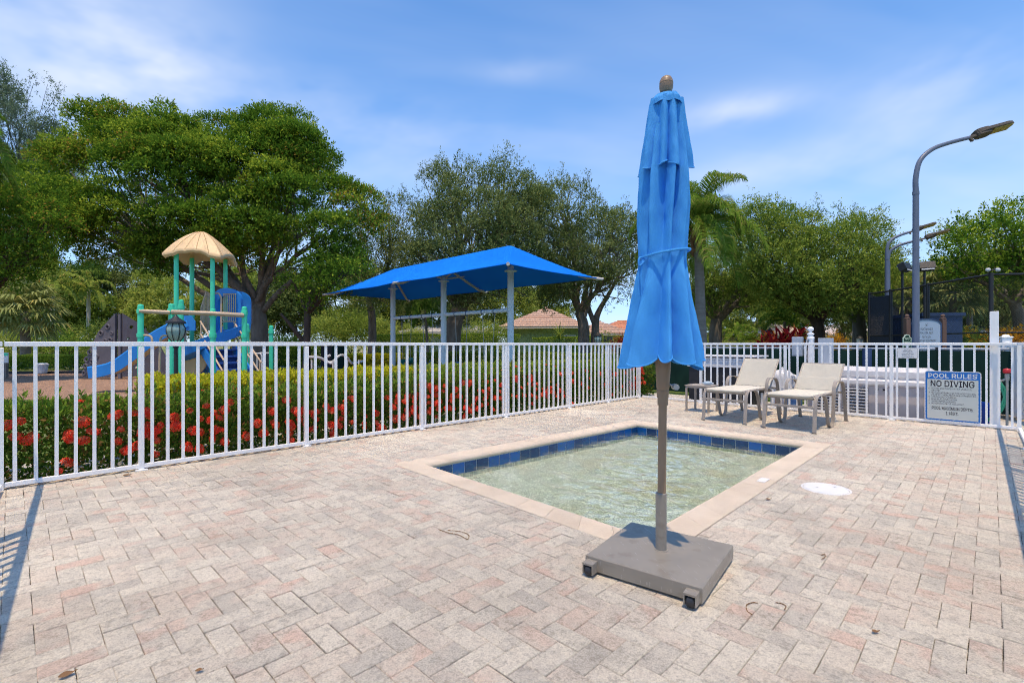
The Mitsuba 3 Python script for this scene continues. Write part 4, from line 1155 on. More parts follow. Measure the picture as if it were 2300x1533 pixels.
aa = np.linspace(-aw, SL + aw, na); bb_ = np.linspace(-1, 1, nbb)
AA, BB = np.meshgrid(aa, bb_, indexing='ij')
endk = np.clip(np.where(AA < 0, -AA / aw, np.where(AA > SL, (AA - SL) / aw, 0)), 0, 1)
# eaves draw in between the arms like stretched cloth
span = np.where((AA > 0) & (AA < SL), np.sin(np.pi * (np.mod(AA, SL / 2) / (SL / 2))) ** 2, 0)
Bm = BB * bw * (1 - .07 * span * np.abs(BB))
Am = AA.copy()
drawn = .16 * endk ** 2 * (1 - BB ** 2) * 1.0
Am = np.where(AA < 0, AA + drawn, np.where(AA > SL, AA - drawn, AA))
k = np.maximum(np.abs(BB), endk)
ZZ = RZ - (RZ - EZ) * k
inner = np.minimum(k * (1 - k) * 4, 1)
ZZ = ZZ - .03 * inner - .05 * span * np.abs(BB) * 0
v = np.stack([S0[0] + sx_[0] * Am + sy_[0] * Bm, S0[1] + sx_[1] * Am + sy_[1] * Bm, ZZ], -1).reshape(-1, 3)
i, j = np.meshgrid(np.arange(na - 1), np.arange(nbb - 1), indexing='ij')
f = np.stack([i * nbb + j, (i + 1) * nbb + j, (i + 1) * nbb + j + 1, i * nbb + j + 1], -1).reshape(-1, 4)
put('fabric', (v, f), 'mat_canvas_shade', sc, smooth=28)
hem = MB()
loop = [v.reshape(na, nbb, 3)[q, 0] for q in range(na)]
for path in ([v.reshape(na, nbb, 3)[q, 0] for q in range(na)], [v.reshape(na, nbb, 3)[q, -1] for q in range(na)], list(v.reshape(na, nbb, 3)[0]), list(v.reshape(na, nbb, 3)[-1])):
    hem.tube(np.array(path), .014, 6)
put('hem', hem, 'mat_canvas_shade', sc, smooth=40)
hang = [(1023, 1049, 'mat_swingblue', 'blue'), (1084, 1110.6, 'mat_swingblue', 'blue'), (902.6, 924, 'mat_swinggreen', 'green'), (950, 972, 'mat_swingblue', 'blue')]
desc = ['swing with blue belt seat, second from the right', 'swing with blue belt seat, rightmost of the four', 'swing with green seat, leftmost of the four', 'swing with dark blue seat, second from the left']


def beam_a(u):
    k_ = (u - CX) / F
    return (k_ * S0[1] - S0[0]) / (sx_[0] - k_ * sx_[1])


for (ua, ub_, m_, col), ds in zip(hang, desc):
    a0, a1 = beam_a(ua), beam_a(ub_)
    s_ = thing('hanging_swing', ds, 'swing', 'swings hanging from the frame')
    mid = (a0 + a1) / 2
    for a in (a0, a1):
        put('hanger', MB().tube([SP(a, x, z) for x, z in ((.07, 2.22), (.05, 2.29), (0, 2.29), (-.05, 2.29), (-.07, 2.22), (-.05, 2.15), (0, 2.12), (.05, 2.15), (.07, 2.22))], .012, 6, cap=False), 'mat_navy', s_, smooth=40)
        put('chain', MB().tube([SP(a, 0, 2.13), SP(mid + (a - mid) * .75, 0, .62)], .010, 6), 'mat_chain', s_, smooth=40)
    w2 = abs(a1 - a0) / 2 * .75
    pts = [SP(mid + w2 * x, 0, .62 - .16 * math.sqrt(max(0, 1 - x * x))) for x in np.linspace(-1, 1, 14)]
    if col == 'green':
        put('seat', MB().sweep(pts, [(-.14, -.01), (.14, -.01), (.14, .01), (-.14, .01)], [*sy_, 0]).box(SP(mid, .13, .60), (w2 * 1.9, .02, .22), np.stack([[*sx_, 0], [*sy_, 0], Z3], 1)), m_, s_)
    else:
        put('seat', MB().sweep(pts, [(-.09, -.008), (.09, -.008), (.09, .008), (-.09, .008)], [*sy_, 0]), m_, s_)

# ---------------------------------------------------------------- playground tower
mat('mat_teal', proc(lambda p, n, uv: mix((0.05, 0.64, 0.36), (0.08, 0.72, 0.44), fbm(p.x * 3, p.y * 3, p.z * 2, 2))), 0.35)
mat('mat_tan', proc(lambda p, n, uv: mix((0.70, 0.47, 0.24), (0.77, 0.54, 0.29), fbm(p.x * 3, p.y * 3, p.z * 3, 3))), 0.5)
mat('mat_tanpipe', (0.55, 0.40, 0.27), 0.4)
mat('mat_slideblue', proc(lambda p, n, uv: mix((0.02, 0.20, 0.60), (0.035, 0.27, 0.72), fbm(p.x * 2, p.y * 2, p.z * 2, 2))), 0.32)
mat('mat_stepblue', (0.02, 0.075, 0.30), 0.5)
mat('mat_rock', proc(lambda p, n, uv: mix((0.10, 0.088, 0.10), (0.165, 0.145, 0.16), fbm(p.x * 3, p.y * 3, p.z * 3, 3))), 0.6)
pt = thing('play_structure', 'playground tower with tan roof, teal posts, blue slide and blue stairs', 'play structure')
NL = np.array([-8.91, 13.0]); qa = np.array([.97, .22]) * .87; qb = np.array([-.22, .97])
Q = lambda a, b, z: np.array([*(NL + qa * a + qb * b), z])
A3, B3 = np.array([*unit(qa), 0]), np.array([*unit(qb), 0])
RQ = np.stack([A3, B3, Z3], 1)
for a in (0, 1):
    for b in (0, 1):
        p_ = put('post', MB().tube([Q(a, b, 0), Q(a, b, 3.66)], .056, 14), 'mat_teal', pt, smooth=40)
        for z in (2.0, 1.0):
            put('collar', MB().lathe([(.056, z - .05), (.072, z - .05), (.072, z + .05), (.056, z + .05)], Q(a, b, 0), 14), 'mat_teal', p_, smooth=30)
# roof: a scalloped dome with seams
nr, nq = 72, 22
th = np.arange(nr) / nr * 2 * math.pi
c_ = (Q(0, 0, 0) + Q(1, 1, 0)) / 2
rows = []
for r_ in np.linspace(0, 1, nq):
    sq = .76 / np.maximum(np.abs(np.cos(th)), np.abs(np.sin(th))) ** .72
    rad = sq * r_
    z = 4.33 - .66 * r_ ** 1.5 - .09 * np.clip(r_ - .9, 0, 1) / .1 * 0
    z = z - .07 * r_ ** 4 * np.cos(4 * th) * -1 - .02 * r_ ** 3 * np.cos(8 * th + .5)
    seam = .018 * r_ * (np.abs(np.sin(th * 9)) < .16)
    rows.append(np.stack([c_[0] + rad * (np.cos(th) * A3[0] + np.sin(th) * B3[0]), c_[1] + rad * (np.cos(th) * A3[1] + np.sin(th) * B3[1]), z - seam], -1))
last = rows[-1]
cen = last.mean(0)
rows.append(last + [0, 0, -.05]); rows.append(last + (c_ - last) * [.06, .06, 0] + [0, 0, -.10]); rows.append(last + (c_ - last) * [.12, .12, 0] + [0, 0, -.05])
for r_ in (.6, .2):
    rows.append(np.stack([c_[0] + (last[:, 0] - c_[0]) * r_, c_[1] + (last[:, 1] - c_[1]) * r_, 4.08 - .45 * r_ ** 1.5 + 0 * th], -1))
v = np.array(rows).reshape(-1, 3); m_ = len(rows)
i, j = np.meshgrid(np.arange(m_ - 1), np.arange(nr), indexing='ij')
f = np.stack([i * nr + j, (i + 1) * nr + j, (i + 1) * nr + (j + 1) % nr, i * nr + (j + 1) % nr], -1).reshape(-1, 4)
put('roof', (v, f), 'mat_tan', pt, smooth=32)
mat('mat_tanrib', (0.42, 0.27, 0.13), 0.6)
for q in range(0, nr, 4):
    put('roof_rib', MB().tube([np.array(rows[k])[q] + [0, 0, .002] for k in range(2, nq)], .009, 5), 'mat_tanrib', pt, smooth=40)
put('deck', MB().box(Q(.5, .5, 1.18), (1.0, 1.1, .06), RQ), 'mat_stepblue', pt)


def trough(pts, wd, ht, side):
    """The blue sides and the tan bed of a slide along pts."""
    pts = np.asarray(pts, float)
    out_ = []
    a = MB().sweep(pts, [(wd / 2, -.03), (wd / 2 + .05, -.03), (wd / 2 + .05, ht), (wd / 2 + .02, ht + .03), (wd / 2, ht)], side)
    b_ = MB().sweep(pts, [(-wd / 2, ht), (-wd / 2 - .02, ht + .03), (-wd / 2 - .05, ht), (-wd / 2 - .05, -.03), (-wd / 2, -.03)], side)
    c = MB().sweep(pts, [(-wd / 2, -.02), (wd / 2, -.02), (wd / 2, .005), (-wd / 2, .005)], side)
    return a, b_, c


sp = curve([at(432, 730, 13.4), at(408, 741, 13.25), at(360, 768, 13.1), at(310, 806, 12.95), at(270, 832, 12.85), at(235, 842, 12.8), at(212, 845, 12.75)], 40)
sd = np.cross(unit(sp[-1] - sp[0]), Z3)
sl = put('slide', trough(sp, .50, .24, sd)[0], 'mat_slideblue', pt, smooth=40, label='blue slide chute running down to the left')
put('far_side', trough(sp, .50, .24, sd)[1], 'mat_slideblue', sl, smooth=40)
put('bed', trough(sp, .50, .24, sd)[2], 'mat_tan', sl, smooth=40)
for q in (5, 22):
    put('support', MB().tube([sp[q] - [0, 0, .05], [sp[q][0], sp[q][1], 0]], .04, 8), 'mat_tanpipe', sl, smooth=40)
# stairs
st0, st1 = Q(1.05, .25, 1.16), np.array([*at(548, HV, 12.35)[:2], .08])
dv = st1 - st0; dh = unit(dv * [1, 1, 0]); ws = np.cross(dh, Z3)
stv = put('stairs', MB().box(st0 * .02 + st1 * .02 + (st0 + st1) / 2 * .96 + ws * .40, (.01, .01, .01)), 'mat_stepblue', pt)
for q in range(6):
    p = st0 + dv * (q + .6) / 6.3
    put('tread', MB().box(p, (.26, .74, .04), np.stack([dh, ws, Z3], 1)).box(p - [0, 0, .1] - dh * .11, (.03, .72, .17), np.stack([dh, ws, Z3], 1)), 'mat_stepblue', stv)
for s in (-1, 1):
    pth = [st0 + ws * s * .39 + [0, 0, -.02], st1 + ws * s * .39 + [0, 0, .02]]
    put('stringer', MB().sweep(pth, [(-.02, -.16), (.02, -.16), (.02, .12), (-.02, .12)], ws), 'mat_slideblue', stv)
    for hh in (.34, .66):
        put('handrail', MB().tube([st0 + ws * s * .42 + [0, 0, hh], st1 + ws * s * .42 + [0, 0, hh]], .022, 8), 'mat_tanpipe', stv, smooth=40)
    for e_ in (.02, .5, .95):
        put('baluster', MB().tube([st0 + dv * e_ + ws * s * .42, st0 + dv * e_ + ws * s * .42 + [0, 0, .68]], .02, 8), 'mat_tanpipe', stv, smooth=40)
# barred panels and the blue arch with its spiral chute
arch = Polygon([(-.36, 0), (.36, 0), (.40, .35), (.40, .95)] + [(.40 * math.cos(t), .95 + .33 * math.sin(t)) for t in np.linspace(.1, math.pi - .1, 12)] + [(-.40, .95), (-.40, .35)])
hole = Polygon([(-.24, .1), (.24, .1), (.24, .85)] + [(.24 * math.cos(t), .85 + .22 * math.sin(t)) for t in np.linspace(.1, math.pi - .1, 10)] + [(-.24, .85)])
oa = at(514, 748, 14.0)
ar = put('slide_hood', MB().prism(arch.difference(hole), oa, [1.0, 0.05, 0], Z3, .14), 'mat_slideblue', pt, smooth=35, label='blue arched hood of the spiral slide')
put('hood_back', MB().prism(arch.buffer(-.03), oa + [0, .5, 0], [1.0, 0.05, 0], Z3, .05), 'mat_slideblue', ar)
for x in np.linspace(-.02, .30, 7):
    put('bar', MB().tube([oa + [x, -.20, .32], oa + [x, -.20, 1.10]], .012, 6), 'mat_tanpipe', ar, smooth=40)
for z in (.32, 1.10):
    put('crossbar', MB().tube([oa + [-.04, -.20, z], oa + [.32, -.20, z]], .016, 6), 'mat_tanpipe', ar, smooth=40)
spir = []
cc = oa + [-.25, -.05, 0]
for t in np.linspace(0, 1, 26):
    an = -.2 - t * 3.6
    spir.append([cc[0] + .55 * math.cos(an), cc[1] + .55 * math.sin(an) - .2, 1.50 - 1.15 * t])
sm = MB()
V = []
for q, p in enumerate(spir):
    ra = unit(np.array([p[0] - cc[0], p[1] - cc[1] + .2, 0]))
    V.append([np.array(p) + ra * x + [0, 0, z] for x, z in ((-.3, .22), (-.26, 0), (.26, 0), (.3, .24), (.34, .24), (.30, -.04), (-.30, -.04), (-.34, .22))])
V = np.array(V); m_ = V.shape[1]
i, j = np.meshgrid(np.arange(len(V) - 1), np.arange(m_), indexing='ij')
put('spiral_chute', MB().raw(V.reshape(-1, 3), np.stack([i * m_ + j, (i + 1) * m_ + j, (i + 1) * m_ + (j + 1) % m_, i * m_ + (j + 1) % m_], -1).reshape(-1, 4)), 'mat_slideblue', pt, smooth=35)
pn = at(463, 745, 13.7)
bp = put('bar_panel', MB().tube([at(452, 742, 13.7), at(452, 690, 13.7), at(463, 655, 13.7), at(476, 660, 13.7), at(476, 742, 13.7)], .018, 6), 'mat_tanpipe', pt, smooth=40)
for u in np.linspace(454.5, 474, 8):
    vt = np.interp(u, [452, 463, 476], [690, 655, 660])
    put('bar', MB().tube([at(u, 742, 13.7), at(u, vt, 13.7)], .010, 6), 'mat_tanpipe', bp, smooth=40)
put('blue_panel', MB().prism(Polygon([(-.26, 0), (.30, 0), (.30, .24), (.2, .40), (-.14, .40), (-.26, .28)]), at(412, 742, 13.15), A3, Z3, .06), 'mat_slideblue', pt)
put('disc_panel', MB().prism(Point(0, 0).buffer(.36), at(432, 812, 13.35), A3, Z3, .06), 'mat_tan', pt, label='round tan plastic panel under the platform')
put('grab_loop', MB().tube(fillet([Q(.95, .1, 1.2), Q(.95, .1, 2.55), Q(1.12, .1, 2.62), Q(1.2, .12, 2.5), Q(1.2, .12, 1.2)], .12), .022, 8), 'mat_tanpipe', pt, smooth=40)

# overhead bars in front of the tower
ob = thing('overhead_bars', 'row of short teal posts joined by tan overhead bars before the tower', 'climbing bars')
row = [(316, 11.3, 2.13), (385, 11.6, 2.17), (478, 11.7, 2.06), (549, 12.2, 2.15)]
rp = []
for u, Y, zt_ in row:
    p = np.array([*at(u, HV, Y)[:2], 0])
    rp.append(p)
    q_ = put('post', MB().lathe([(.062, 0), (.062, zt_ - .05), (.055, zt_ - .015), (.035, zt_), (0, zt_ + .004)], p, 16), 'mat_teal', ob, smooth=40)
    for z in (zt_ - .16, 1.42):
        put('collar', MB().lathe([(.062, z - .045), (.08, z - .045), (.08, z + .045), (.062, z + .045)], p, 14), 'mat_teal', q_, smooth=30)
put('bar', MB().tube([rp[0] + [0, -.05, 1.97], rp[1] + [0, -.05, 1.96]], .05, 10), 'mat_tanpipe', ob, smooth=40)
put('bar', MB().tube([rp[1] + [.05, -.05, 1.97], rp[2] + [0, -.09, 1.94], rp[3] + [0, -.05, 1.93]], .055, 10), 'mat_tanpipe', ob, smooth=40)
for p, s in ((rp[0], 1), (rp[1], -1)):
    put('loop_rail', MB().tube(fillet([p + [0, 0, 1.42], p + [s * .26, 0, 1.42], p + [s * .30, 0, .1]], .12), .024, 8), 'mat_tanpipe', ob, smooth=40)
put('low_bar', MB().tube([rp[0] + [.28, 0, .42], rp[1] + [-.28, 0, .42]], .022, 8), 'mat_tanpipe', ob, smooth=40)
for u, Y, zt_, lb in ((407, 12.6, 2.36, 'short teal post with rounded cap standing behind the black lantern'), (609, 14.6, 1.77, 'short teal post on its own right of the stairs'), (555, 14.2, 1.80, 'short teal post half hidden behind the bar post beside the stairs')):
    tp = thing('teal_post', lb, 'playground post')
    p = np.array([*at(u, HV, Y)[:2], 0])
    put('shaft', MB().lathe([(.06, 0), (.06, zt_ - .05), (.052, zt_ - .015), (.03, zt_), (0, zt_ + .004)], p, 16), 'mat_teal', tp, smooth=40)
    put('collar', MB().lathe([(.06, zt_ - .24), (.078, zt_ - .24), (.078, zt_ - .15), (.06, zt_ - .15)], p, 14), 'mat_teal', tp, smooth=30)
    if u > 500:
        s = -1 if u == 609 else 1
        put('loop', MB().tube(fillet([p + [0, 0, .95], p + [s * .42, 0, .95], p + [s * .42, 0, .32], p + [0, 0, .32]], .1), .02, 8), 'mat_plastic_white', tp, smooth=40)
# climbing wall of two pierced panels
cw = thing('climbing_wall', 'dark purple grey climbing wall panels pierced by round holds', 'climbing wall')
Yc = 17.4
px = F / Yc
pol = Polygon([(183, 846), (190, 812), (203, 778), (222, 745), (245, 722), (264, 704), (264, 846)])
holes = [(246, 734, 5), (229, 748, 5), (252, 763, 4.5), (240, 765, 3.5), (202, 791, 5.5), (194, 807, 5.5), (191, 822, 5), (187, 838, 4.5), (218, 800, 5), (206, 812, 4), (256, 748, 3)]
toW = lambda P_, c: affinity.affine_transform(P_, [1 / px, 0, 0, -1 / px, -c / px, HV / px + H])
base_ = at(264, HV, Yc) * [1, 1, 0]
A_ = unit(np.array([1.0, -.12, 0]))
P1_ = pol
for (x, y, r) in holes:
    P1_ = P1_.difference(Point(x, y).buffer(r * .72))
pw = put('panel', MB().prism(toW(P1_, 264), base_, A_, Z3, .10), 'mat_rock', cw, smooth=35)
for (x, y, r) in holes:
    c2 = toW(Point(x, y), 264)
    p = base_ + A_ * c2.x + Z3 * c2.y + np.cross(A_, Z3) * .10
    mb = MB()
    g = np.linspace(0, 2 * math.pi, 20)
    mb.tube([p + (A_ * math.cos(t) + Z3 * math.sin(t)) * r * .95 / px for t in g], .034, 6, cap=False)
    put('hold', mb, 'mat_rock', pw, smooth=50)
pol2 = Polygon([(274, 704), (300, 722), (322, 745), (345, 775), (362, 815), (368, 846), (274, 846)])
A2_ = unit(np.array([.62, .78, 0]))
P2_ = pol2
for (x, y, r) in [(290, 734, 5), (306, 752, 5), (284, 760, 4), (318, 778, 5), (296, 790, 5), (330, 812, 5), (300, 826, 4)]:
    P2_ = P2_.difference(Point(x, y).buffer(r * .8))
put('panel', MB().prism(toW(P2_, 274), at(274, HV, Yc) * [1, 1, 0], A2_, Z3, .10), 'mat_rock', cw, smooth=35)
put('post', MB().box(at(272, HV, Yc) * [1, 1, 0] + [.0, -.04, 1.14], (.09, .09, 2.28)), 'mat_rock', cw)

# lanterns and small things in the park
mat('mat_lampglass', (0.30, 0.42, 0.38), 0.15)


def lantern(label, u, vtop, Y, hgt, pole=True, m_='mat_black'):
    t = thing('garden_lantern', label, 'lamp post')
    p = at(u, vtop, Y)
    g = np.array([p[0], p[1], 0]); zt_ = p[2]; k = hgt
    put('pole', MB().lathe([(.10 * k, 0), (.075 * k, .10), (.055 * k, .2), (.05 * k, zt_ - 1.02 * k), (.09 * k, zt_ - 1.0 * k), (.06 * k, zt_ - .96 * k), (0, zt_ - .95 * k)], g, 14), m_, t, smooth=40)
    hd = put('head', MB().lathe([(.0, zt_), (.03 * k, zt_ - .01 * k), (.05 * k, zt_ - .06 * k), (.13 * k, zt_ - .13 * k), (.26 * k, zt_ - .22 * k), (.27 * k, zt_ - .27 * k), (.2 * k, zt_ - .28 * k), (0, zt_ - .28 * k)], g, 18), m_, t, smooth=35)
    put('globe', MB().lathe([(.18 * k, zt_ - .28 * k), (.245 * k, zt_ - .40 * k), (.245 * k, zt_ - .52 * k), (.20 * k, zt_ - .68 * k), (.10 * k, zt_ - .80 * k), (0, zt_ - .80 * k)], g, 18), 'mat_lampglass', hd, smooth=40)
    for q in range(8):
        a = q * math.pi / 4 + .2
        d_ = np.array([math.cos(a), math.sin(a), 0])
        put('cage_bar', MB().tube([g + d_ * r * k + Z3 * (zt_ - z * k) for r, z in ((.2, .28), (.26, .40), (.26, .53), (.215, .68), (.11, .82), (.06, .94))], .012 * k, 5), m_, hd, smooth=40)
    return t


lantern('black round caged garden lantern in front of the playground tower', 395, 706, 9.2, .62)
lantern('black lantern on a post before the pale orange house', 1343, 745, 24, .75)
lantern('dark lantern on a post beside the red leaved shrub', 1729, 735, 26, .9)
bs = thing('path_bollard', 'white square bollard with dark cap beyond the green screen', 'bollard')
c = at(1931, HV, 20) * [1, 1, 0]
put('shaft', MB().box(c + Z3 * .72, (.16, .16, 1.44)), 'mat_plastic_white', bs)
put('cap', MB().lathe([(.0, 1.55), (.08, 1.52), (.13, 1.46), (.13, 1.44)], c, 16), 'mat_black', bs, smooth=30)
si = thing('path_sign', 'small white and green notice board on a post at the left edge', 'sign')
c = at(11, 803, 17.5)
put('board', MB().box(c, (.26, .03, .36)), 'mat_plastic_white', si)
put('header', MB().box(c + [0, -.018, .12], (.25, .01, .10)), 'mat_teal', si)
put('post', MB().box([c[0] - .02, c[1] + .06, c[2] / 2], (.09, .09, c[2])), 'mat_palmtrunk', si)
bn = thing('planter_tub', 'pale blue grey tub on the ground by the dark hedge at the left', 'tub')
c = at(94, 838, 20.6) * [1, 1, 0]
put('bowl', MB().lathe([(.0, 0), (.17, 0), (.20, .28), (.22, .30), (.22, .34), (.0, .34)], c, 16), 'mat_siding', bn, smooth=40)
put('lid', MB().lathe([(.23, .34), (.23, .37), (.15, .42), (0, .43)], c, 16), 'mat_siding', bn, smooth=40)
wl = thing('wave_climber', 'white curling tube climber on the mulch beyond the golden hedge', 'climber')
Yw = 17.0
put('tube', MB().tube(curve([at(u, v_, Yw + .3 * k) for k, (u, v_) in enumerate(((690, 801), (718, 803), (735, 812), (748, 812), (757, 802), (768, 797), (780, 803), (790, 815), (802, 814), (815, 811)))], 60), .045, 10), 'mat_plastic_white', wl, smooth=40)
put('tube', MB().tube(curve([at(742, 797, Yw), at(733, 803, Yw), at(736, 812, Yw), at(745, 816, Yw)], 16), .04, 8), 'mat_plastic_white', wl, smooth=40)
for u in (700, 748, 780, 806):
    put('leg', MB().tube([at(u, 808, Yw + .5), at(u, HV, Yw + .5) * [1, 1, 0]], .03, 8), 'mat_plastic_white', wl, smooth=40)
for q, (u, Y, w_s, hh, lb, m_) in enumerate(((738, 21.5, .50, 1.18, 'black upright utility cabinet under the trees, left of the pair', 'mat_darkbox'), (761, 21.5, .42, 1.18, 'dark green upright utility cabinet under the trees, right of the pair', 'mat_screen'))):
    ut = thing('utility_cabinet', lb, 'utility box')
    c = at(u, HV, Y) * [1, 1, 0]
    put('body', MB().box(c + Z3 * hh / 2, (w_s, .5, hh), ch=.01), m_, ut)
    put('lid', MB().box(c + Z3 * (hh + .03), (w_s + .06, .56, .06), ch=.01), m_, ut)
    put('door', MB().box(c + Z3 * hh / 2 + [0, -.257, 0], (w_s - .08, .012, hh - .14)), m_, ut)

# ---------------------------------------------------------------- trees
rgt = np.random.default_rng(99)


def pads_from_outline(poly, Y, depth, n, rg, top_bias=0.0, size=(.9, .5), inner=.15, pos=None):
    """Clump centres filling a crown of that outline (in photo pixels at depth Y) and of real thickness."""
    P = Polygon(poly)
    x0, y0, x1, y1 = P.bounds
    bd = P.exterior
    out = []
    mx = max(P.representative_point().distance(bd), 1)
    cs = P.centroid
    mx = max(mx, cs.distance(bd))
    while len(out) < n:
        u, v = rg.uniform(x0, x1), rg.uniform(y0, y1)
        if rg.random() < top_bias * (v - y0) / (y1 - y0): continue
        q = Point(u, v)
        if not P.contains(q): continue
        d = q.distance(bd)
        th = depth * math.sqrt(min(1, (d / mx) * (2 - min(1, d / mx))))
        r = rg.random()
        y = -th * rg.uniform(.75, 1) if r < .60 else (th * rg.uniform(.7, 1) if r < .60 + .40 - inner else rg.uniform(-th, th) * .7)
        p = at(u, v, Y + y)
        # keep the clump itself inside the outline
        s = min(1, .35 + d * Y / F / (size[0] * .9))
        out.append((p, size[0] * rg.uniform(.65, 1.2) * s, size[1] * rg.uniform(.65, 1.2) * (.5 + .5 * s)))
    return out


def clump_leaves(pads, per_m2, ls, rg, up=.6, droop=0.0, ragged=.35, tvar=.35, tone=.1, acc=0.0, spray=5):
    pos, dr_, tn, ac, nr = [], [], [], [], []
    for c, a, b in pads:
        area = 4 * math.pi * ((a * a) ** 1.6 / 3 + 2 * (a * b) ** 1.6 / 3) ** (1 / 1.6)
        n = max(6, int(area * per_m2 / spray))
        d = rand_dirs(n, rg)
        d[:, 2] = np.where((d[:, 2] < -.2) & (rg.random(n) < .6), -d[:, 2], d[:, 2])
        r = rg.uniform(.45, 1.0, n) ** .6 * (1 + ragged * (rg.random(n) ** 3))
        p = c + d * np.array([a, a, b]) * r[:, None]
        k = rg.random() * tvar
        acc_p = rg.random() < acc
        o = unit(d * [1, 1, a / b] + [0, 0, up] + rg.normal(scale=.3, size=(n, 3)))
        # each twig bears a spray of leaves
        pp = np.repeat(p, spray, 0) + np.repeat(o, spray, 0) * (np.tile(np.linspace(0, 1, spray), n) * ls[0] * 1.5)[:, None] + rg.normal(scale=ls[0] * .28, size=(n * spray, 3))
        dd = unit(np.repeat(o, spray, 0) + rg.normal(scale=.75, size=(n * spray, 3)) + [0, 0, -droop])
        pos.append(pp); dr_.append(dd)
        nr.append(unit(np.repeat(d * [.9, .9, .8], spray, 0) + [0, -.25, .7]))
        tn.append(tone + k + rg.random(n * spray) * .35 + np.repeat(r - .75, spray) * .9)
        ac.append(np.clip(rg.random(n * spray) * .75 + (.25 if acc_p else 0), 0, 1))
    return leaves(np.vstack(pos), np.vstack(dr_), ls[0], ls[1], np.concatenate(tn), rg, normal=np.vstack(nr), acc=np.concatenate(ac))


def branch(mb, p0, p1, r0, r1, rg, n=7, sag=.08, sides=7):
    p0, p1 = np.asarray(p0, float), np.asarray(p1, float)
    L = np.linalg.norm(p1 - p0)
    t = np.linspace(0, 1, n)[:, None]
    off = rg.normal(scale=.05 * L, size=(3,)) * np.array([1, 1, .6])
    p = p0 + (p1 - p0) * t + off * np.sin(math.pi * t) + np.array([0, 0, -sag * L]) * np.sin(math.pi * t) * (1 - t)
    p[1:-1] += rg.normal(scale=.012 * L, size=(n - 2, 3))
    mb.tube(p, np.linspace(r0, r1, n), sides)
    return p


def tree(name, label, outline, Y, depth, npads, size, per_m2, ls, lm, trunk, rtrunk, rg, limbs=(), nl=6, bark='mat_bark', group=None, extra=(), ymid=0.0, top_bias=0.0, sub=True, **kw):
    """trunk: photo points (u, v[, dy]) from the foot to the fork; limbs: further polylines the photograph shows, with radii."""
    t = thing(name, label, 'tree', group)
    pads = []
    outs = outline if isinstance(outline[0][0], (tuple, list)) else [outline]
    areas = [Polygon(o).area for o in outs]
    for o, ar_ in zip(outs, areas):
        pads += pads_from_outline(o, Y + ymid, depth, max(3, int(npads * ar_ / sum(areas))), rg, top_bias, size)
    pads += [(at(u, v, Y + ymid) + [0, dy, 0], a, b) for u, v, dy, a, b in extra]
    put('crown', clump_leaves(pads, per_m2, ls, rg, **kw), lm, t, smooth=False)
    W = lambda q: at(q[0], q[1], Y) + [0, q[2] if len(q) > 2 else 0, 0]
    tp = np.array([W(q) for q in trunk])
    tp[0][2] = -.05
    cvp = curve(tp, 14)
    mb = MB()
    rr_ = np.linspace(rtrunk, rtrunk * .75, 14); rr_[0] *= 1.45; rr_[1] *= 1.15
    mb.tube(cvp, rr_, 14)
    put('trunk', mb, bark, t, smooth=50)
    fork = cvp[-1]
    for pts, r0, r1 in limbs:
        pp = curve([W(q) for q in pts], 14)
        put('limb', MB().tube(pp, np.linspace(r0, r1, 14), 9), bark, t, smooth=50)
    cs = np.array([p[0] for p in pads])
    k = cs[rg.choice(len(cs), nl, replace=False)]
    for _ in range(6):
        lab = np.argmin(((cs[:, None] - k[None]) ** 2).sum(-1), 1)
        k = np.array([cs[lab == q].mean(0) if (lab == q).any() else k[q] for q in range(nl)])
    tw = MB()
    for q in range(nl):
        if not (lab == q).any(): continue
        g = fork + (k[q] - fork) * .78
        bp_ = branch(MB(), fork, g, 1, 1, rg)
        r0 = rtrunk * .42
        put('limb', MB().tube(bp_, np.linspace(r0, r0 * .4, len(bp_)), 8), bark, t, smooth=50)
        if sub:
            for c in cs[lab == q]:
                s = bp_[rg.integers(3, len(bp_))]
                branch(tw, s, c, r0 * .32, .012, rg, 5, .05, 5)
    if tw.n:
        put('twigs', tw, bark, t, smooth=False, kind='stuff')
    return t


# the broad layered tree over the playground
big = [(72, 470), (60, 400), (95, 335), (140, 310), (205, 300), (150, 262), (130, 242), (200, 236), (300, 252), (345, 240), (400, 250), (470, 244), (520, 238), (530, 212), (565, 212), (580, 250),
       (640, 256), (700, 275), (742, 312), (748, 352), (738, 385), (790, 392), (800, 415), (845, 448), (850, 500), (838, 545), (800, 590), (740, 620), (600, 622), (560, 600), (400, 610), (230, 600), (140, 560), (90, 520)]
tree('shade_tree', 'broad spreading tree with layered bright green foliage over the playground', big, 23.0, 4.4, 172, (.98, .48), 240, (.115, .058), 'mat_leaf_big',
     [(582, 770, 0), (583, 740, 0), (580, 705, 0), (572, 680, .1)], .40, rgt, nl=9, top_bias=.25, acc=.12, tone=.10, up=.5, bark='mat_bark',
     limbs=[([(575, 690), (545, 640, -.8), (500, 590, -1.5), (440, 560, -2), (350, 540, -2.5)], .20, .07), ([(585, 690), (610, 640, -.6), (640, 590, -1), (690, 540, -1.4)], .17, .06),
            ([(580, 690), (590, 620, .6), (610, 540, .8), (600, 440, .6)], .17, .05), ([(590, 700), (650, 655, -.8), (720, 610, -1.2), (780, 570, -1)], .14, .05), ([(572, 690), (520, 650, .8), (430, 610, 1.2), (300, 590, 1)], .15, .05)])
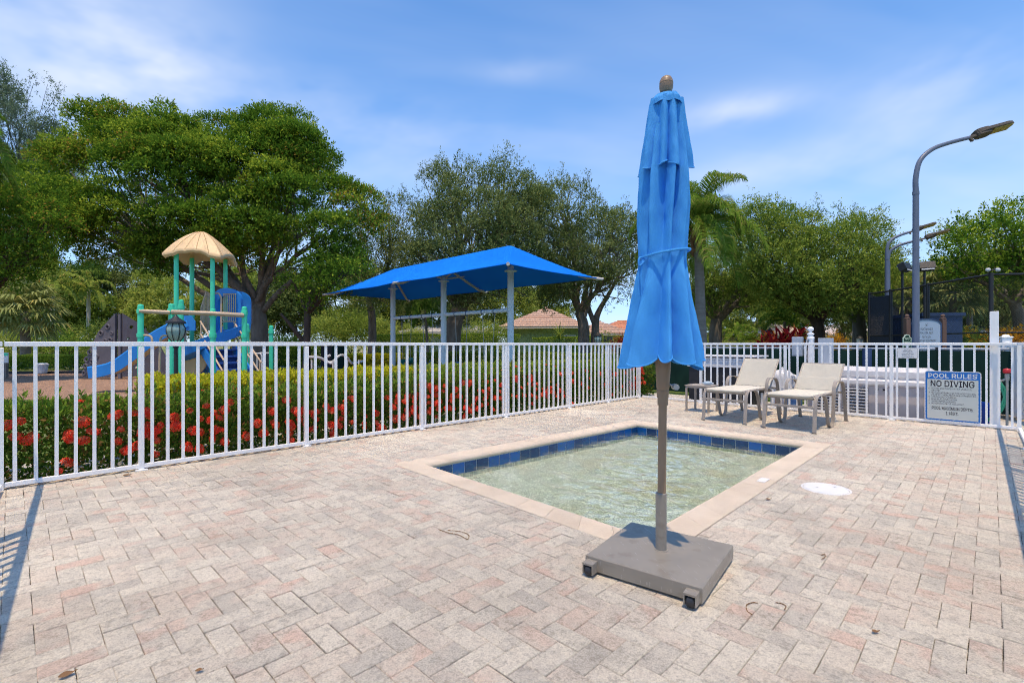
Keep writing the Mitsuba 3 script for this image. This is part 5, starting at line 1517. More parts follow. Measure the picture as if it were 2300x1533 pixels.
# trees behind at the left
tree('tall_tree', 'tall grey green small leaved tree rising at the left edge', [[(-70, 640), (-80, 300), (-40, 190), (0, 150), (20, 200), (60, 180), (85, 215), (120, 185), (130, 230), (158, 225), (165, 330), (150, 430), (120, 520), (60, 620)]], 44.0, 3.2, 150, (.85, 1.1), 60, (.165, .075), 'mat_leaf_greygreen',
     [(150, 770), (140, 690), (110, 560)], .32, rgt, nl=6, bark='mat_bark_dark', tone=.0, up=.9, ragged=.8, extra=[(5, 165, 0, .30, 1.0), (40, 205, .5, .28, .9), (75, 190, 0, .22, .8), (100, 185, .3, .2, .7), (132, 205, 0, .2, .7), (20, 185, -.4, .2, .6)])
tree('near_tree', 'dark leafy tree at the left edge with a low limb reaching out of frame', [[(-120, 640), (-120, 440), (-20, 425), (60, 428), (130, 440), (165, 500), (155, 560), (110, 600), (75, 640), (20, 650)]], 18.5, 2.4, 80, (.7, .45), 125, (.10, .05), 'mat_leaf_big',
     [(-70, 800), (-66, 720), (-50, 660)], .24, rgt, nl=5, bark='mat_bark_dark', tone=.02, acc=.25, limbs=[([(-55, 670), (0, 640, -.3), (50, 615, -.5), (78, 590, -.4), (82, 560, -.2)], .13, .06)])
# oaks in the middle
oak = dict(up=.8, ragged=.7, tone=.05)
tree('oak_tree', 'dense grey green oak with a thick leaning trunk behind the swing frame', [[(905, 560), (925, 480), (960, 400), (985, 372), (1010, 385), (1040, 372), (1070, 392), (1110, 378), (1140, 358), (1160, 375), (1190, 410), (1225, 430), (1235, 520), (1215, 620), (1190, 680), (1120, 700), (1000, 690), (920, 650)]], 25.0, 3.6, 210, (.72, .58), 112, (.105, .046), 'mat_leaf_oak',
     [(1012, 775), (1018, 740), (1030, 700), (1040, 680)], .46, rgt, nl=8, limbs=[([(1036, 690), (1060, 650, -.3), (1085, 610, -.4), (1100, 560, -.3)], .20, .06), ([(1030, 690), (1040, 640, .3), (1045, 580, .4)], .20, .06), ([(1030, 700), (1005, 650), (1000, 600)], .15, .05)],
     extra=[(950, 400, 0, .22, .6), (985, 372, .3, .2, .7), (1028, 368, 0, .2, .6), (1072, 380, .2, .22, .55), (1112, 372, 0, .22, .6), (1142, 356, 0, .24, .75), (1165, 372, .3, .2, .6), (1192, 405, 0, .2, .6), (1052, 375, .4, .2, .6)], **oak)
tree('oak_tree', 'oak with twin forked trunks before the orange tiled roofs', [[(1180, 600), (1190, 480), (1215, 425), (1265, 415), (1320, 430), (1345, 470), (1390, 480), (1440, 470), (1480, 520), (1470, 600), (1440, 660), (1380, 690), (1330, 660), (1290, 690), (1215, 690)]], 27.0, 3.2, 160, (.75, .58), 105, (.11, .048), 'mat_leaf_oak',
     [(1311, 775), (1311, 745), (1308, 720), (1300, 700)], .33, rgt, nl=6, limbs=[([(1340, 772, .4), (1340, 745, .4), (1342, 715, .4), (1352, 690, .4), (1375, 650, .3), (1400, 600, .2)], .27, .06), ([(1340, 730, .4), (1325, 690, .4), (1318, 640, .4), (1310, 560, .4)], .16, .05), ([(1308, 720), (1290, 680), (1270, 640)], .16, .05), ([(1310, 715), (1325, 670), (1330, 620)], .16, .05)],
     extra=[(1235, 415, 0, .22, .6), (1265, 408, .2, .2, .7), (1290, 418, 0, .2, .6), (1318, 420, 0, .22, .8), (1350, 465, 0, .2, .6), (1405, 472, 0, .2, .6)], **oak)
tree('oak_tree', 'thin grey green tree between the spreading tree and the swings', [[(760, 690), (790, 560), (840, 480), (870, 455), (900, 445), (930, 450), (960, 480), (960, 600), (930, 690), (860, 700)]], 30.0, 2.8, 95, (.75, .6), 85, (.115, .05), 'mat_leaf_oak',
     [(835, 775), (836, 720), (828, 660)], .26, rgt, nl=6, extra=[(872, 450, 0, .22, .6), (905, 440, 0, .22, .6), (935, 445, 0, .2, .6)], **oak)
tree('small_tree', 'small dark trunked forked tree right of the playground', [[(640, 690), (640, 610), (700, 560), (790, 560), (830, 600), (800, 660), (760, 690)]], 20.5, 1.8, 38, (.65, .4), 80, (.11, .055), 'mat_leaf_big',
     [(688, 775), (690, 740), (690, 700)], .16, rgt, nl=4, bark='mat_bark_dark', limbs=[([(690, 705), (680, 680), (665, 645), (655, 620)], .08, .04), ([(691, 705), (706, 690), (725, 655), (745, 630)], .08, .04), ([(690, 705), (696, 660), (700, 610)], .08, .04), ([(680, 765), (660, 730, -.3), (640, 705, -.4)], .10, .05)], tone=.05)
# right of the umbrella
tree('oak_tree', 'oak with spreading grey limbs just behind the tall feather palm', [[(1500, 690), (1520, 600), (1580, 560), (1640, 560), (1720, 600), (1740, 660), (1690, 700), (1640, 690), (1580, 700)]], 26.0, 2.4, 75, (.7, .5), 90, (.11, .05), 'mat_leaf_right',
     [(1608, 775), (1607, 745), (1610, 715)], .36, rgt, nl=5, limbs=[([(1608, 725), (1595, 690), (1580, 650), (1570, 600)], .19, .06), ([(1610, 725), (1640, 690, -.3), (1680, 650, -.4), (1710, 630, -.3)], .17, .06), ([(1610, 720), (1620, 670), (1625, 610)], .17, .06)], up=.6, tone=.05)
tree('oak_tree', 'rounded bright green oak with dark forked trunk left of the court fence', [[(1650, 600), (1655, 500), (1690, 460), (1740, 465), (1800, 485), (1850, 480), (1880, 495), (1930, 490), (1985, 488), (1990, 520), (2005, 560), (2030, 575), (2020, 640), (1960, 690), (1880, 710), (1780, 700), (1700, 680)]], 24.0, 3.6, 200, (.75, .5), 115, (.105, .048), 'mat_leaf_right',
     [(1838, 778), (1838, 750), (1835, 722)], .33, rgt, nl=8, bark='mat_bark_dark', limbs=[([(1834, 728), (1812, 700, -.2), (1790, 670, -.4), (1770, 630, -.5)], .20, .07), ([(1838, 728), (1855, 700, 0), (1870, 660, .2), (1890, 610, .3)], .18, .06), ([(1835, 728), (1840, 680, .4), (1845, 600, .5)], .16, .05)],
     extra=[(1660, 475, 0, .22, .5), (1690, 452, .3, .2, .6), (1735, 458, 0, .2, .5), (1790, 478, .2, .22, .5), (1835, 472, 0, .2, .5), (1880, 482, 0, .22, .5), (1930, 480, .2, .2, .5), (1975, 480, 0, .22, .4), (2000, 555, 0, .3, .2)], up=.7, ragged=.6, tone=.10)
tree('oak_tree', 'pale barked tree trunk standing against the left post of the court fence', [[(1860, 690), (1880, 600), (1940, 560), (2000, 570), (2030, 620), (2010, 690), (1960, 715), (1900, 715)]], 28.0, 2.2, 60, (.75, .5), 85, (.115, .05), 'mat_leaf_right',
     [(1930, 775), (1930, 740), (1925, 700)], .38, rgt, nl=4, limbs=[([(1928, 730), (1905, 705), (1890, 670)], .15, .05), ([(1928, 715), (1945, 680), (1955, 640)], .15, .05)], tone=.05)
tree('leafy_tree', 'dark glossy leaved tree above the court fence at the right edge', [[(2100, 600), (2105, 545), (2130, 520), (2150, 495), (2190, 495), (2215, 470), (2260, 465), (2300, 455), (2400, 460), (2420, 640), (2330, 680), (2240, 640), (2170, 650), (2120, 630)]], 22.0, 2.6, 100, (.64, .45), 84, (.12, .065), 'mat_leaf_big',
     [(2300, 775), (2290, 720), (2278, 680)], .26, rgt, nl=6, limbs=[([(2282, 690), (2250, 665), (2200, 630), (2150, 600)], .13, .05), ([(2280, 690), (2265, 640), (2240, 590)], .13, .05), ([(2282, 690), (2310, 640), (2330, 590)], .13, .05)], tone=-.02, ragged=1.0)
# the belt of trees farther away
belt = [(40, 560, 110, 42, 0), (165, 590, 95, 46, 1), (275, 560, 105, 50, 2), (390, 590, 110, 47, 3), (520, 600, 90, 52, 4), (660, 600, 90, 44, 5), (770, 570, 90, 47, 6), (880, 610, 80, 52, 7), (985, 590, 90, 50, 8), (1110, 600, 90, 52, 9), (1230, 610, 70, 60, 10), (1530, 640, 70, 56, 11), (1660, 610, 85, 50, 12), (1765, 620, 85, 54, 13), (1890, 610, 80, 47, 14), (1995, 630, 60, 50, 15), (2120, 590, 90, 38, 16), (2230, 560, 95, 36, 17), (2340, 570, 80, 38, 18)]
for (u, vt, hw, Y, q) in belt:
    g = np.linspace(0, 2 * math.pi, 15)[:-1]
    low = 771
    cy, ry = (vt + low) / 2, (low - vt) / 2
    o = [(u + hw * math.cos(t) * rgt.uniform(.85, 1.1), cy + ry * math.sin(t) * rgt.uniform(.85, 1.08)) for t in g]
    where = f'{["yellow green", "mid green", "pale olive"][q % 3]} tree of the far belt, '
    lbl = ['at the left edge behind the fan palm', 'behind the white trunked palms', 'behind the climbing wall', 'behind the playground tower', 'behind the spreading tree trunk', 'seen right of the teal posts', 'behind the small dark tree', 'behind the left swing post', 'behind the swings', 'behind the middle of the swing frame',
           'over the green house roof', 'behind the closed umbrella', 'right of the feather palm trunk', 'behind the red shrub', 'behind the dark forked oak', 'behind the dark court screen', 'behind the park sign', 'behind the court fence corner post', 'at the right edge behind the court fence'][q]
    tree('background_tree', where + lbl, o, Y, 2.4, 46, (1.25, .85), 62, (.22, .105), ['mat_leaf_far', 'mat_leaf_right', 'mat_leaf_oak'][q % 3], [(u, 770), (u + 4, 745), (u, 720)], .2, rgt, nl=3, group='trees of the far belt', sub=False, tone=.1 + .2 * rgt.random(), up=.7)


# ---------------------------------------------------------------- palms
def frond(mb_r, acc_l, base, az, el, L, droop, nl, ll, lw, rg, vee=.5, hang=.9):
    d0 = np.array([math.cos(az) * math.cos(el), math.sin(az) * math.cos(el), math.sin(el)])
    n = 16
    p = [np.array(base, float)]
    d = d0.copy()
    for q in range(n):
        p.append(p[-1] + d * L / n)
        d = unit(d + np.array([0, 0, -droop * (.3 + 1.1 * q / n) / n * 3]))
    p = np.array(p)
    mb_r.tube(p, np.linspace(.028, .004, len(p)), 5)
    s = np.linspace(.14, .99, nl)
    idx = s * n
    i0 = np.clip(idx.astype(int), 0, n - 1); fr = (idx - i0)[:, None]
    pos = p[i0] * (1 - fr) + p[i0 + 1] * fr
    tan = unit(p[i0 + 1] - p[i0])
    side = unit(np.cross(tan, [0, 0, 1.0]))
    upv = np.cross(side, tan)
    for sg_ in (-1, 1):
        l_ = ll * (np.sin(np.pi * np.clip(s * .9 + .1, 0, 1)) ** .6)[:, None] * rg.uniform(.8, 1.15, (nl, 1))
        dd = unit(tan * .55 + sg_ * side * 1.0 + upv * vee + rg.normal(scale=.16, size=(nl, 3)))
        mid = pos + dd * l_ * .5
        d2 = unit(dd * .5 + np.array([0, 0, -hang]) + rg.normal(scale=.12, size=(nl, 3)))
        tip = mid + d2 * l_ * .55
        w = unit(np.cross(dd, upv + .3 * side)) * lw / 2
        acc_l.append(np.stack([pos - w * .6, pos + w * .6, mid - w, mid + w, tip], 1))


def pack_strips(acc_l, rg, tone=.2):
    v = np.vstack(acc_l)
    n = len(v)
    k = np.arange(n)[:, None] * 5
    f = np.vstack([k + np.array([[0, 1, 3]]), k + np.array([[0, 3, 2]]), k + np.array([[2, 3, 4]])])
    uv = np.repeat(np.stack([np.clip(tone + rg.random(n) * .6, 0, 1), rg.random(n)], 1), 5, 0)
    return v.reshape(-1, 3), f, uv


def feather_palm(name, label, foot, vcrown, Y, rt, nf, L, rg, m_='mat_palm', tm='mat_palmtrunk', droop=(.8, 1.7), ll=.5, boots=True, els=(-.5, 1.35), nlf=64, lean_=(0, 0), tone=.2, lw=.028, azs=None):
    t = thing(name, label, 'palm tree')
    c = at(foot[1], vcrown, Y)
    g = np.array([*at(foot[0], HV, Y)[:2], 0])
    put('trunk', MB().tube(curve([g, g + (c - g) * [.35, .35, .35], g + (c - g) * [.75, .75, .75], c], 16), np.linspace(rt * 1.15, rt * .8, 16), 14), tm, t, smooth=50)
    if boots:
        for q in range(22):
            a = q * 2.4; z = -.75 + 1.0 * q / 22
            d_ = np.array([math.cos(a), math.sin(a), 0])
            put('boot', MB().tube([c + Z3 * (z - .12) + d_ * rt * .75, c + Z3 * z + d_ * rt * 1.25, c + Z3 * (z + .22) + d_ * rt * (1.35)], [rt * .42, rt * .36, rt * .12], 6), 'mat_boot', t, smooth=50)
    for q in range(nf):
        az = q * 2.399 + rg.normal(0, .2) if azs is None else azs[q]
        el = els[0] + (els[1] - els[0]) * ((q + .5) / nf) ** .8 + rg.normal(0, .08)
        mr, al = MB(), []
        frond(mr, al, c + Z3 * .1, az, el, L * rg.uniform(.85, 1.1), rg.uniform(*droop), nlf, ll, lw, rg)
        v1, f1, u1 = mr.get()
        v2, f2, u2 = pack_strips(al, rg, tone)
        put('frond', (np.vstack([v1, v2]), np.vstack([f1, f2 + len(v1)]), np.vstack([u1 * 0 + [.3, .5], u2])), m_, t, smooth=False)
    return t


feather_palm('feather_palm', 'tall palm with arching feathery fronds right behind the umbrella', (1578, 1568), 520, 17.0, .17, 28, 2.75, rgt, droop=(1.0, 1.95), ll=.68, els=(-.35, 1.40), lw=.026, nlf=150, tone=.3)
feather_palm('feather_palm', 'palm mostly out of frame whose hanging frond shows at the top left edge', (-120, -118), 330, 15.0, .15, 18, 2.1, rgt, ll=.6, droop=(.9, 1.6), lw=.04, nlf=80)
feather_palm('feather_palm', 'low dark green palm under the oak left of the red shrub', (1768, 1762), 722, 27.0, .09, 14, 2.0, rgt, m_='mat_leaf_hedge', boots=False, ll=.5, els=(-.2, 1.2), nlf=40, tone=.0, lw=.05)
feather_palm('feather_palm', 'small bright yellow green palm beside the oak trunk right of the umbrella', (1655, 1655), 758, 31.0, .08, 12, 1.4, rgt, boots=False, ll=.4, els=(-.1, 1.3), nlf=30, tone=.4, lw=.05)
feather_palm('feather_palm', 'slim dark palm seen between the swing posts', (962, 955), 690, 29.0, .08, 13, 2.0, rgt, m_='mat_leaf_hedge', boots=False, ll=.5, els=(-.5, 1.0), nlf=40, tone=.05, lw=.05)


mat('mat_whitetrunk', proc(lambda p, n, uv: mix((0.46, 0.42, 0.36), (0.60, 0.56, 0.50), fbm(p.x * 5, p.y * 5, p.z * 12, 3))), 0.9, spec=0.1)


def fan_palm(name, label, u, vcrown, Y, rt, nleaf, R_, rg, m_='mat_fan', tone=.2):
    t = thing(name, label, 'palm tree')
    c = at(u, vcrown, Y); g = np.array([c[0], c[1], 0])
    put('trunk', MB().tube([g, g + (c - g) * .5, c], [rt * 1.1, rt, rt * .95], 14), 'mat_palmtrunk', t, smooth=50)
    for q in range(nleaf):
        az = q * 2.399 + rg.normal(0, .2); el = -.75 + 2.1 * (q + .5) / nleaf
        d = np.array([math.cos(az) * math.cos(el), math.sin(az) * math.cos(el), math.sin(el)])
        pet = R_ * rg.uniform(.45, .65)
        h = c + d * pet + Z3 * (-.12 * (1 - math.sin(el)))
        mr = MB().tube([c, c + (h - c) * .6 + Z3 * .05, h], [.022, .016, .012], 5)
        side = unit(np.cross(d, Z3 + [.01, 0, 0])); upv = np.cross(side, d)
        al = []
        ns = 26
        for s in np.linspace(-2.1, 2.1, ns):
            e_ = unit(d * math.cos(s) + side * math.sin(s) + upv * .15 + rg.normal(scale=.05, size=3))
            l_ = R_ * .62 * (1 - .12 * abs(s)) * rg.uniform(.85, 1.1)
            w = unit(np.cross(e_, upv)) * .052
            mid = h + e_ * l_ * .55
            tip = mid + unit(e_ + [0, 0, -.9 - .3 * rg.random()]) * l_ * .5
            al.append(np.stack([h - w * .3, h + w * .3, mid - w, mid + w, tip])[None])
        v1, f1, u1 = mr.get(); v2, f2, u2 = pack_strips(al, rg, tone)
        put('fan_leaf', (np.vstack([v1, v2]), np.vstack([f1, f2 + len(v1)]), np.vstack([u1 * 0 + [.4, .5], u2])), m_, t, smooth=False)
    return t


fan_palm('fan_palm', 'fan leaved palm with pale drooping leaves at the left edge', 57, 700, 26.0, .21, 40, 2.0, rgt)
fan_palm('fan_palm', 'fan palm behind the park sign inside the court', 2140, 655, 24.0, .15, 26, 1.7, rgt, tone=.1)
fan_palm('fan_palm', 'golden green fan palm behind the tall light pole', 2042, 668, 26.0, .15, 26, 1.6, rgt, tone=.35)
fan_palm('fan_palm', 'fan palm with bare trunk right of the park sign inside the court', 2178, 640, 27.0, .14, 22, 1.6, rgt, tone=.15)
for u, vt, Y, lb in ((117, 640, 31.0, 'slender white trunked palm right of the fan palm'), (197, 650, 33.0, 'slender white trunked palm left of the climbing wall')):
    feather_palm('slim_palm', lb, (u, u + 2), vt, Y, .11, 11, 2.0, rgt, boots=False, ll=.45, nlf=34, els=(-.4, 1.2), m_='mat_leaf_far', lw=.085, tm='mat_whitetrunk')

# red strap leaved shrub, spiky plant, shrubs and far hedges
def strap_shrub(name, label, spots, L, W, nl, m_, rg, cat='shrub'):
    t = thing(name, label, cat)
    for (c, h) in spots:
        al = []
        mr = MB().tube([[c[0], c[1], 0], [c[0], c[1], h]], [.025, .018], 6)
        for q in range(nl):
            az = rg.uniform(0, 6.283); el = rg.uniform(-.1, 1.3)
            d = np.array([math.cos(az) * math.cos(el), math.sin(az) * math.cos(el), math.sin(el)])
            b = np.array([c[0], c[1], h + rg.uniform(-.35, .02)])
            l_ = L * rg.uniform(.7, 1.15)
            w = unit(np.cross(d, Z3 + [.02, .01, 0])) * W / 2
            mid = b + d * l_ * .55
            al.append(np.stack([b - w * .4, b + w * .4, mid - w, mid + w, mid + unit(d + [0, 0, -.5]) * l_ * .5])[None])
        v1, f1, u1 = mr.get(); v2, f2, u2 = pack_strips(al, rg, .1)
        put('rosette', (np.vstack([v1, v2]), np.vstack([f1, f2 + len(v1)]), np.vstack([u1 * 0 + [.1, .1], u2])), m_, t, smooth=False)
    return t


strap_shrub('red_shrub', 'dark red strap leaved shrub behind the loungers', [(at(u, HV, 15.5 + .3 * rgt.normal())[:2], H + (HV - v) / F * 15.5 - .12) for u, v in ((1702, 770), (1712, 760), (1722, 752), (1735, 760), (1745, 748), (1756, 755), (1768, 745), (1776, 756), (1788, 748), (1796, 738), (1760, 770), (1730, 775), (1785, 772), (1705, 785), (1745, 785))], .55, .075, 26, 'mat_cordyline', rgt)
strap_shrub('spiky_plant', 'spiky green yucca before the green house wall', [(at(1256, HV, 33)[:2], H + (HV - 750) / F * 33)], .95, .07, 44, 'mat_leaf_far', rgt, 'plant')
leaf_mat('mat_leaf_orange', (0.30, 0.14, 0.01), (0.55, 0.26, 0.02), (0.70, 0.42, 0.03))
def shrub(name, label, u, Y, r, h, m_, rg, n=5, ls=(.12, .06), per=60, cat='shrub', group=None):
    t = thing(name, label, cat, group)
    c = at(u, HV, Y) * [1, 1, 0]
    pads = [(c + [rg.normal(0, r * .45), rg.normal(0, r * .3), h * rg.uniform(.35, .72)], r * .6, h * .35) for _ in range(n)] + [(c + [0, 0, h * .6], r * .6, h * .38)]
    put('foliage', clump_leaves(pads, per, ls, rg, tone=.15), m_, t, smooth=False)
    mb = MB()
    for p in pads: branch(mb, c, p[0], .03, .012, rg, 5)
    put('stem', mb, 'mat_bark_dark', t, kind='stuff')


shrub('orange_shrub', 'orange leaved shrub far behind the court side of the oak trunk', 1880, 33, .75, 1.85, 'mat_leaf_orange', rgt)
shrub('orange_shrub', 'smaller orange shrub left of the dark forked oak trunk', 1832, 35, .5, 2.1, 'mat_leaf_orange', rgt)
for u, Y, r, h, m_, lb in ((15, 29, 1.3, 2.0, 'mat_leaf_far', 'bright green shrub behind the fan palm trunk'), (150, 30, 1.5, 2.0, 'mat_leaf_hedge', 'dark shrub between the white trunked palms'), (215, 27, 1.2, 2.4, 'mat_leaf_far', 'yellow green shrub left of the climbing wall'), (80, 32, 1.5, 2.4, 'mat_leaf_hedge', 'dark green shrub right of the fan palm trunk'),
                          (640, 27, 1.2, 1.6, 'mat_leaf_hedge', 'dark shrub right of the teal posts'), (1330, 36, 1.2, 2.2, 'mat_leaf_far', 'green shrub at the corner of the green house'), (1395, 36, .8, 1.9, 'mat_cordyline', 'brown red low shrub before the pale orange house'), (1685, 31, 1.2, 1.6, 'mat_leaf_far', 'yellow green clipped shrub before the pale house'), (1690, 30, .5, 2.2, 'mat_leaf_hedge', 'dark round topped small shrub before the pale house'), (1590, 30, 1.2, 1.5, 'mat_leaf_far', 'bright shrub at the foot of the oak behind the palm'),
                          (722, 40, 2.0, 3.4, 'mat_leaf_far', 'yellow green thicket far behind the small dark tree'), (790, 41, 2.2, 3.9, 'mat_leaf_right', 'green thicket far behind, left of the left swing post'), (852, 42, 1.8, 3.2, 'mat_leaf_far', 'pale thicket far behind, just left of the left swing post'), (925, 41, 1.6, 2.7, 'mat_leaf_far', 'bushy growth before the white cottage behind the swings'), (1035, 40, 1.4, 2.6, 'mat_leaf_right', 'bushy growth hiding part of the white house behind the swings'), (570, 40, 1.8, 3.3, 'mat_leaf_far', 'yellow green thicket far behind the spreading tree trunk'), (1095, 37, 1.3, 2.9, 'mat_leaf_far', 'leafy bush left of the green house gable'),
                          (2110, 21, 1.2, 1.7, 'mat_leaf_hedge', 'dark green shrub inside the court right of the park sign'), (2180, 22, 1.3, 1.9, 'mat_leaf_far', 'yellow green shrub inside the court left of the tall white post'), (2270, 20, 1.3, 1.8, 'mat_leaf_orange', 'golden shrub inside the court right of the tall white post')):
    shrub('garden_shrub', lb, u, Y, r, h, m_, rgt, 7)
X2 = lambda u0, Y0, u1, Y1: (at(u0, HV, Y0)[:2], at(u1, HV, Y1)[:2])


def far_hedge(label, u0, Y0, u1, Y1, wd, h, n, m_, tone=.1, ls=(.09, .045)):
    a, b = X2(u0, Y0, u1, Y1)
    e_ = unit(b - a); n_ = np.array([-e_[1], e_[0]])
    if n_[1] < 0: n_ = -n_
    hedge_box('far_hedge', label, lambda t, o, z=0.0: np.array([*(a + e_ * t + n_ * o), z]), 0, float(np.linalg.norm(b - a)), 0, wd, lambda t: h + .1 * meshkit.noise(np.stack([t, t * 0, t * 0], -1), 4), n, m_, ls, rgt, .06, tone0=tone, stems=False, lump=1.0)


far_hedge('low dark clipped hedge beyond the mulch at the left', -120, 21.8, 180, 23.6, .9, .58, 12000, 'mat_leaf_hedge')
far_hedge('light green hedge beyond the path at the left', -120, 29.0, 300, 31.0, 1.2, 1.0, 14000, 'mat_leaf_far')
far_hedge('yellow green low hedge behind the swings', 775, 24.0, 905, 25.0, 1.0, .62, 9000, 'mat_leaf_yellow', -.1)
far_hedge('green low hedge along the far side of the swings', 905, 25.0, 1400, 21.0, 1.0, .70, 20000, 'mat_leaf_right')
far_hedge('dark tall hedge before the houses behind the swings', 830, 32.0, 1165, 31.0, 1.3, 1.75, 22000, 'mat_leaf_hedge')
far_hedge('green shrub hedge below the green house wall', 1195, 33.5, 1330, 33.0, 1.0, 1.60, 9000, 'mat_leaf_hedge', .2)
far_hedge('yellow green clipped hedge before the pale house at right', 1600, 29.0, 1705, 29.0, 1.0, 1.25, 8000, 'mat_leaf_far')
far_hedge('dark hedge behind the golden hedge right of the teal posts', 600, 25.5, 720, 26.0, 1.2, 1.05, 9000, 'mat_leaf_hedge', -.05)

# ---------------------------------------------------------------- houses
def tile_mat(k, a, b):
    return mat(k, proc(lambda p, n, uv: mix(a, b, uv.x * .7 + .3 * fbm(p.x * 3, p.y * 3, p.z * 3, 3))), 0.8, spec=.2)


tile_mat('mat_roof_pink', (0.40, 0.24, 0.17), (0.58, 0.42, 0.33))
tile_mat('mat_roof_orange', (0.52, 0.20, 0.11), (0.66, 0.32, 0.20))
tile_mat('mat_roof_grey', (0.46, 0.43, 0.40), (0.60, 0.56, 0.52))
tile_mat('mat_roof_pale', (0.56, 0.47, 0.41), (0.68, 0.59, 0.53))
mat('mat_wall_green', (0.30, 0.38, 0.17), 0.85); mat('mat_wall_yellow', (0.72, 0.52, 0.26), 0.85); mat('mat_wall_white', (0.62, 0.60, 0.56), 0.85); mat('mat_wall_tan', (0.55, 0.44, 0.32), 0.85)
mat('mat_fascia', (0.62, 0.55, 0.46), 0.7); mat('mat_pane', (0.05, 0.07, 0.08), 0.1)


def house(label, u, Y, w, d, wall_h, rise, rm, wm, ang=0.0, over=.6, wins=(-.25, .25), wsize=(.9, 1.1), door=None):
    t = thing('house', label, 'house')
    c = at(u, HV, Y) * [1, 1, 0]
    R_ = rot(ang)
    W_ = lambda x, y, z: c + R_ @ np.array([x, y, 0]) + Z3 * z
    put('wall', MB().box(W_(0, d / 2, wall_h / 2), (w, d, wall_h), R_), wm, t)
    rf = put('roof', MB().box(W_(0, d / 2, wall_h + .06), (w + 2 * over - .04, d + 2 * over - .04, .16), R_), 'mat_fascia', t)
    mb = MB()
    X0, Y0 = w / 2 + over, d / 2 + over
    run_ = min(X0, Y0)
    nc = int(run_ / .34)
    for q in range(nc):
        k0, k1 = q / nc, (q + 1) / nc
        z0, z1 = wall_h + .13 + rise * k0, wall_h + .13 + rise * k1
        x0, y0 = X0 - run_ * k0, Y0 - run_ * k0
        x1, y1 = X0 - run_ * k1 - .03, Y0 - run_ * k1 - .03
        lift = .07
        ring = lambda x, y, z: [W_(-x, d / 2 - y, z), W_(x, d / 2 - y, z), W_(x, d / 2 + y, z), W_(-x, d / 2 + y, z)]
        v = ring(x0, y0, z0) + ring(x0, y0, z0 + lift) + ring(max(x1, 0), max(y1, 0), z1 + .01)
        f = []
        for r in (0, 1):
            f += [[4 * r + k, 4 * r + (k + 1) % 4, 4 * r + 4 + (k + 1) % 4, 4 * r + 4 + k] for k in range(4)]
        mb.raw(v, f, (rgt.random(), .5))
    mb.box(W_(0, d / 2, wall_h + .13 + rise + .03), (max(.2, 2 * (X0 - run_)), max(.2, 2 * (Y0 - run_)), .12), R_)
    put('tile_courses', mb, rm, rf, smooth=False, kind='stuff')
    for x in wins:
        wn = put('window', MB().box(W_(w * x, -.03, 1.35), (wsize[0] + .14, .06, wsize[1] + .14), R_), 'mat_plastic_white', t)
        put('pane', MB().box(W_(w * x, -.065, 1.35), (wsize[0], .02, wsize[1]), R_), 'mat_pane', wn)
    if door is not None:
        dd = put('door', MB().box(W_(w * door, -.03, 1.05), (1.0, .06, 2.1), R_), 'mat_wall_tan', t)
        put('knob', MB().box(W_(w * door + .38, -.08, 1.0), (.05, .05, .05), R_), 'mat_steel', dd)
    return t


house('olive green house with brown pink tiled hip roof behind the swings', 1222, 39, 6.0, 6.5, 2.45, 1.75, 'mat_roof_pink', 'mat_wall_green', -.12, wins=(.34,), wsize=(.8, 1.0))
house('low wing with brown pink tiled roof right of the green house', 1352, 44, 4.6, 6, 2.0, 1.2, 'mat_roof_pink', 'mat_wall_yellow', -.1, wins=(.1,), door=-.3)
house('pale orange house with bright orange tiled roof left of the umbrella', 1430, 55, 9.5, 7, 2.1, 1.7, 'mat_roof_orange', 'mat_wall_yellow', .05, wins=(-.35, -.1, .2), wsize=(1.2, 1.2))
house('white house with grey roof half hidden behind the swings', 1010, 47, 8.5, 7, 2.2, 1.3, 'mat_roof_grey', 'mat_wall_white', .1, wins=(-.3, 0, .3))
house('white cottage with grey roof left of the swing frame', 885, 50, 4.5, 6, 2.0, 1.2, 'mat_roof_grey', 'mat_wall_white', .0, wins=(-.2, .2), door=.0)
house('tan house with pale pink roof behind the red shrub', 1750, 48, 8.0, 8, 2.1, 1.4, 'mat_roof_pale', 'mat_wall_tan', .05, wins=(-.3, .05, .35), wsize=(1.0, 1.2))
house('cream house with pale roof beyond the forked oak', 1935, 60, 9.0, 8, 2.2, 1.5, 'mat_roof_pale', 'mat_wall_yellow', .0, wins=(-.3, .0, .3), door=.15)
house('grey roofed pavilion seen through the court fence at the right', 2300, 34, 6.0, 6, 1.9, 1.2, 'mat_roof_grey', 'mat_wall_tan', .0, wins=(-.2, .2))

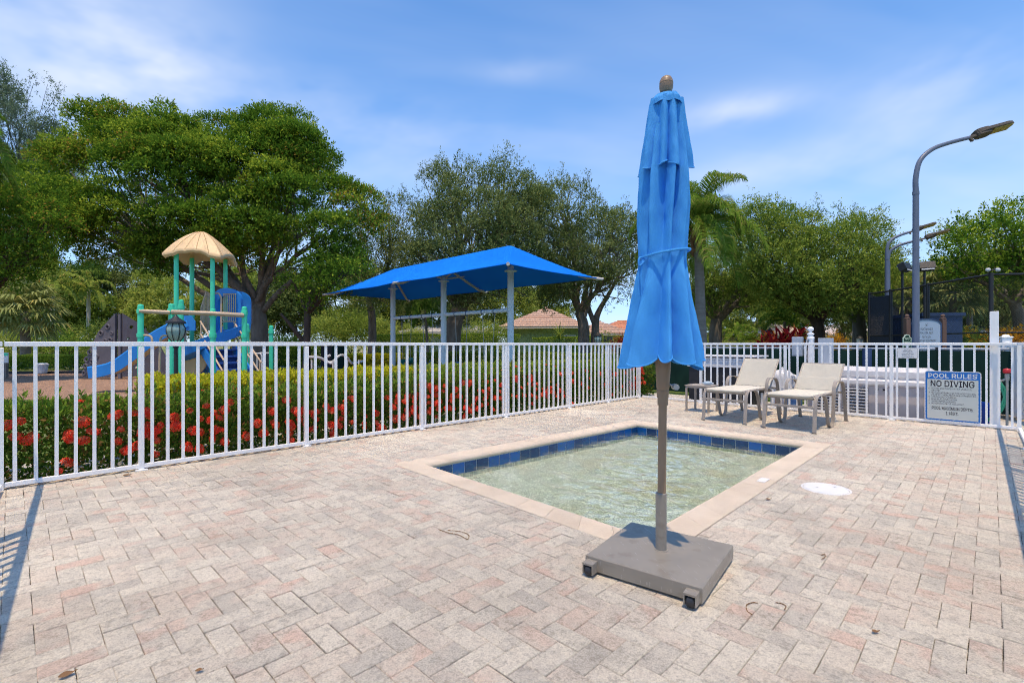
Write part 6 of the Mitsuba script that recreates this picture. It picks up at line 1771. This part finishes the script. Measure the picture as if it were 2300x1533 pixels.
# ---------------------------------------------------------------- litter on the deck
for (u, v, L, a, m_, lb) in ((285, 1068, .07, .3, 'mat_deadleaf', 'brown dry leaf on the pavers at the foot of the left fence'), (470, 1020, .05, 1.2, 'mat_deadleaf', 'small dry leaf lying against the left fence bottom rail'), (152, 1517, .055, .8, 'mat_deadleaf', 'curled dry leaf on the pavers at the bottom left'), (448, 1507, .03, .3, 'mat_deadleaf', 'tiny brown leaf bit on the pavers at the bottom'), (1727, 1122, .05, .2, 'mat_deadleaf', 'dry brown leaf on the pavers below the coping cover'), (1968, 1420, .035, .1, 'mat_deadleaf', 'small dark leaf on the pavers right of the umbrella base')):
    t = thing('dry_leaf', lb, 'leaf')
    c = G(u, v, .004)
    n = 9
    s = np.linspace(0, 1, n)
    wd = .28 * L * np.sin(math.pi * s ** .8)
    ctr_ = np.stack([(s - .5) * L, .1 * L * np.sin(3 * s), .004 + .18 * L * (s - .5) ** 2 * 2], -1)
    v_ = np.vstack([ctr_ + np.stack([0 * s, wd, .12 * L * np.abs(np.sin(4 * s))], -1), ctr_, ctr_ - np.stack([0 * s, wd, -.08 * L * s], -1)]) @ rot(a).T + c
    f_ = [[r * n + k, r * n + k + 1, (r + 1) * n + k + 1, (r + 1) * n + k] for r in (0, 1) for k in range(n - 1)]
    put(t, MB().raw(v_, f_), m_)
for pts, lb in (([(985, 1188), (1005, 1195), (1030, 1200), (1050, 1210), (1052, 1200), (1035, 1193), (1005, 1190)], 'thin looped dry stem on the pavers left of the umbrella base'), ([(1690, 1380), (1678, 1370), (1677, 1358), (1690, 1352), (1702, 1353)], 'thin curled stem on the pavers right of the umbrella base'), ([(1742, 1352), (1755, 1354), (1765, 1360), (1762, 1368)], 'short curved stem next to the curled stem'), ([(1845, 1255), (1853, 1250), (1852, 1243), (1845, 1246)], 'small hooked stem on the pavers at the right')):
    t = thing('twig', lb, 'twig')
    put(t, MB().tube(curve([G(u, v, .005) for u, v in pts], 24), .0022, 5), 'mat_deadleaf')
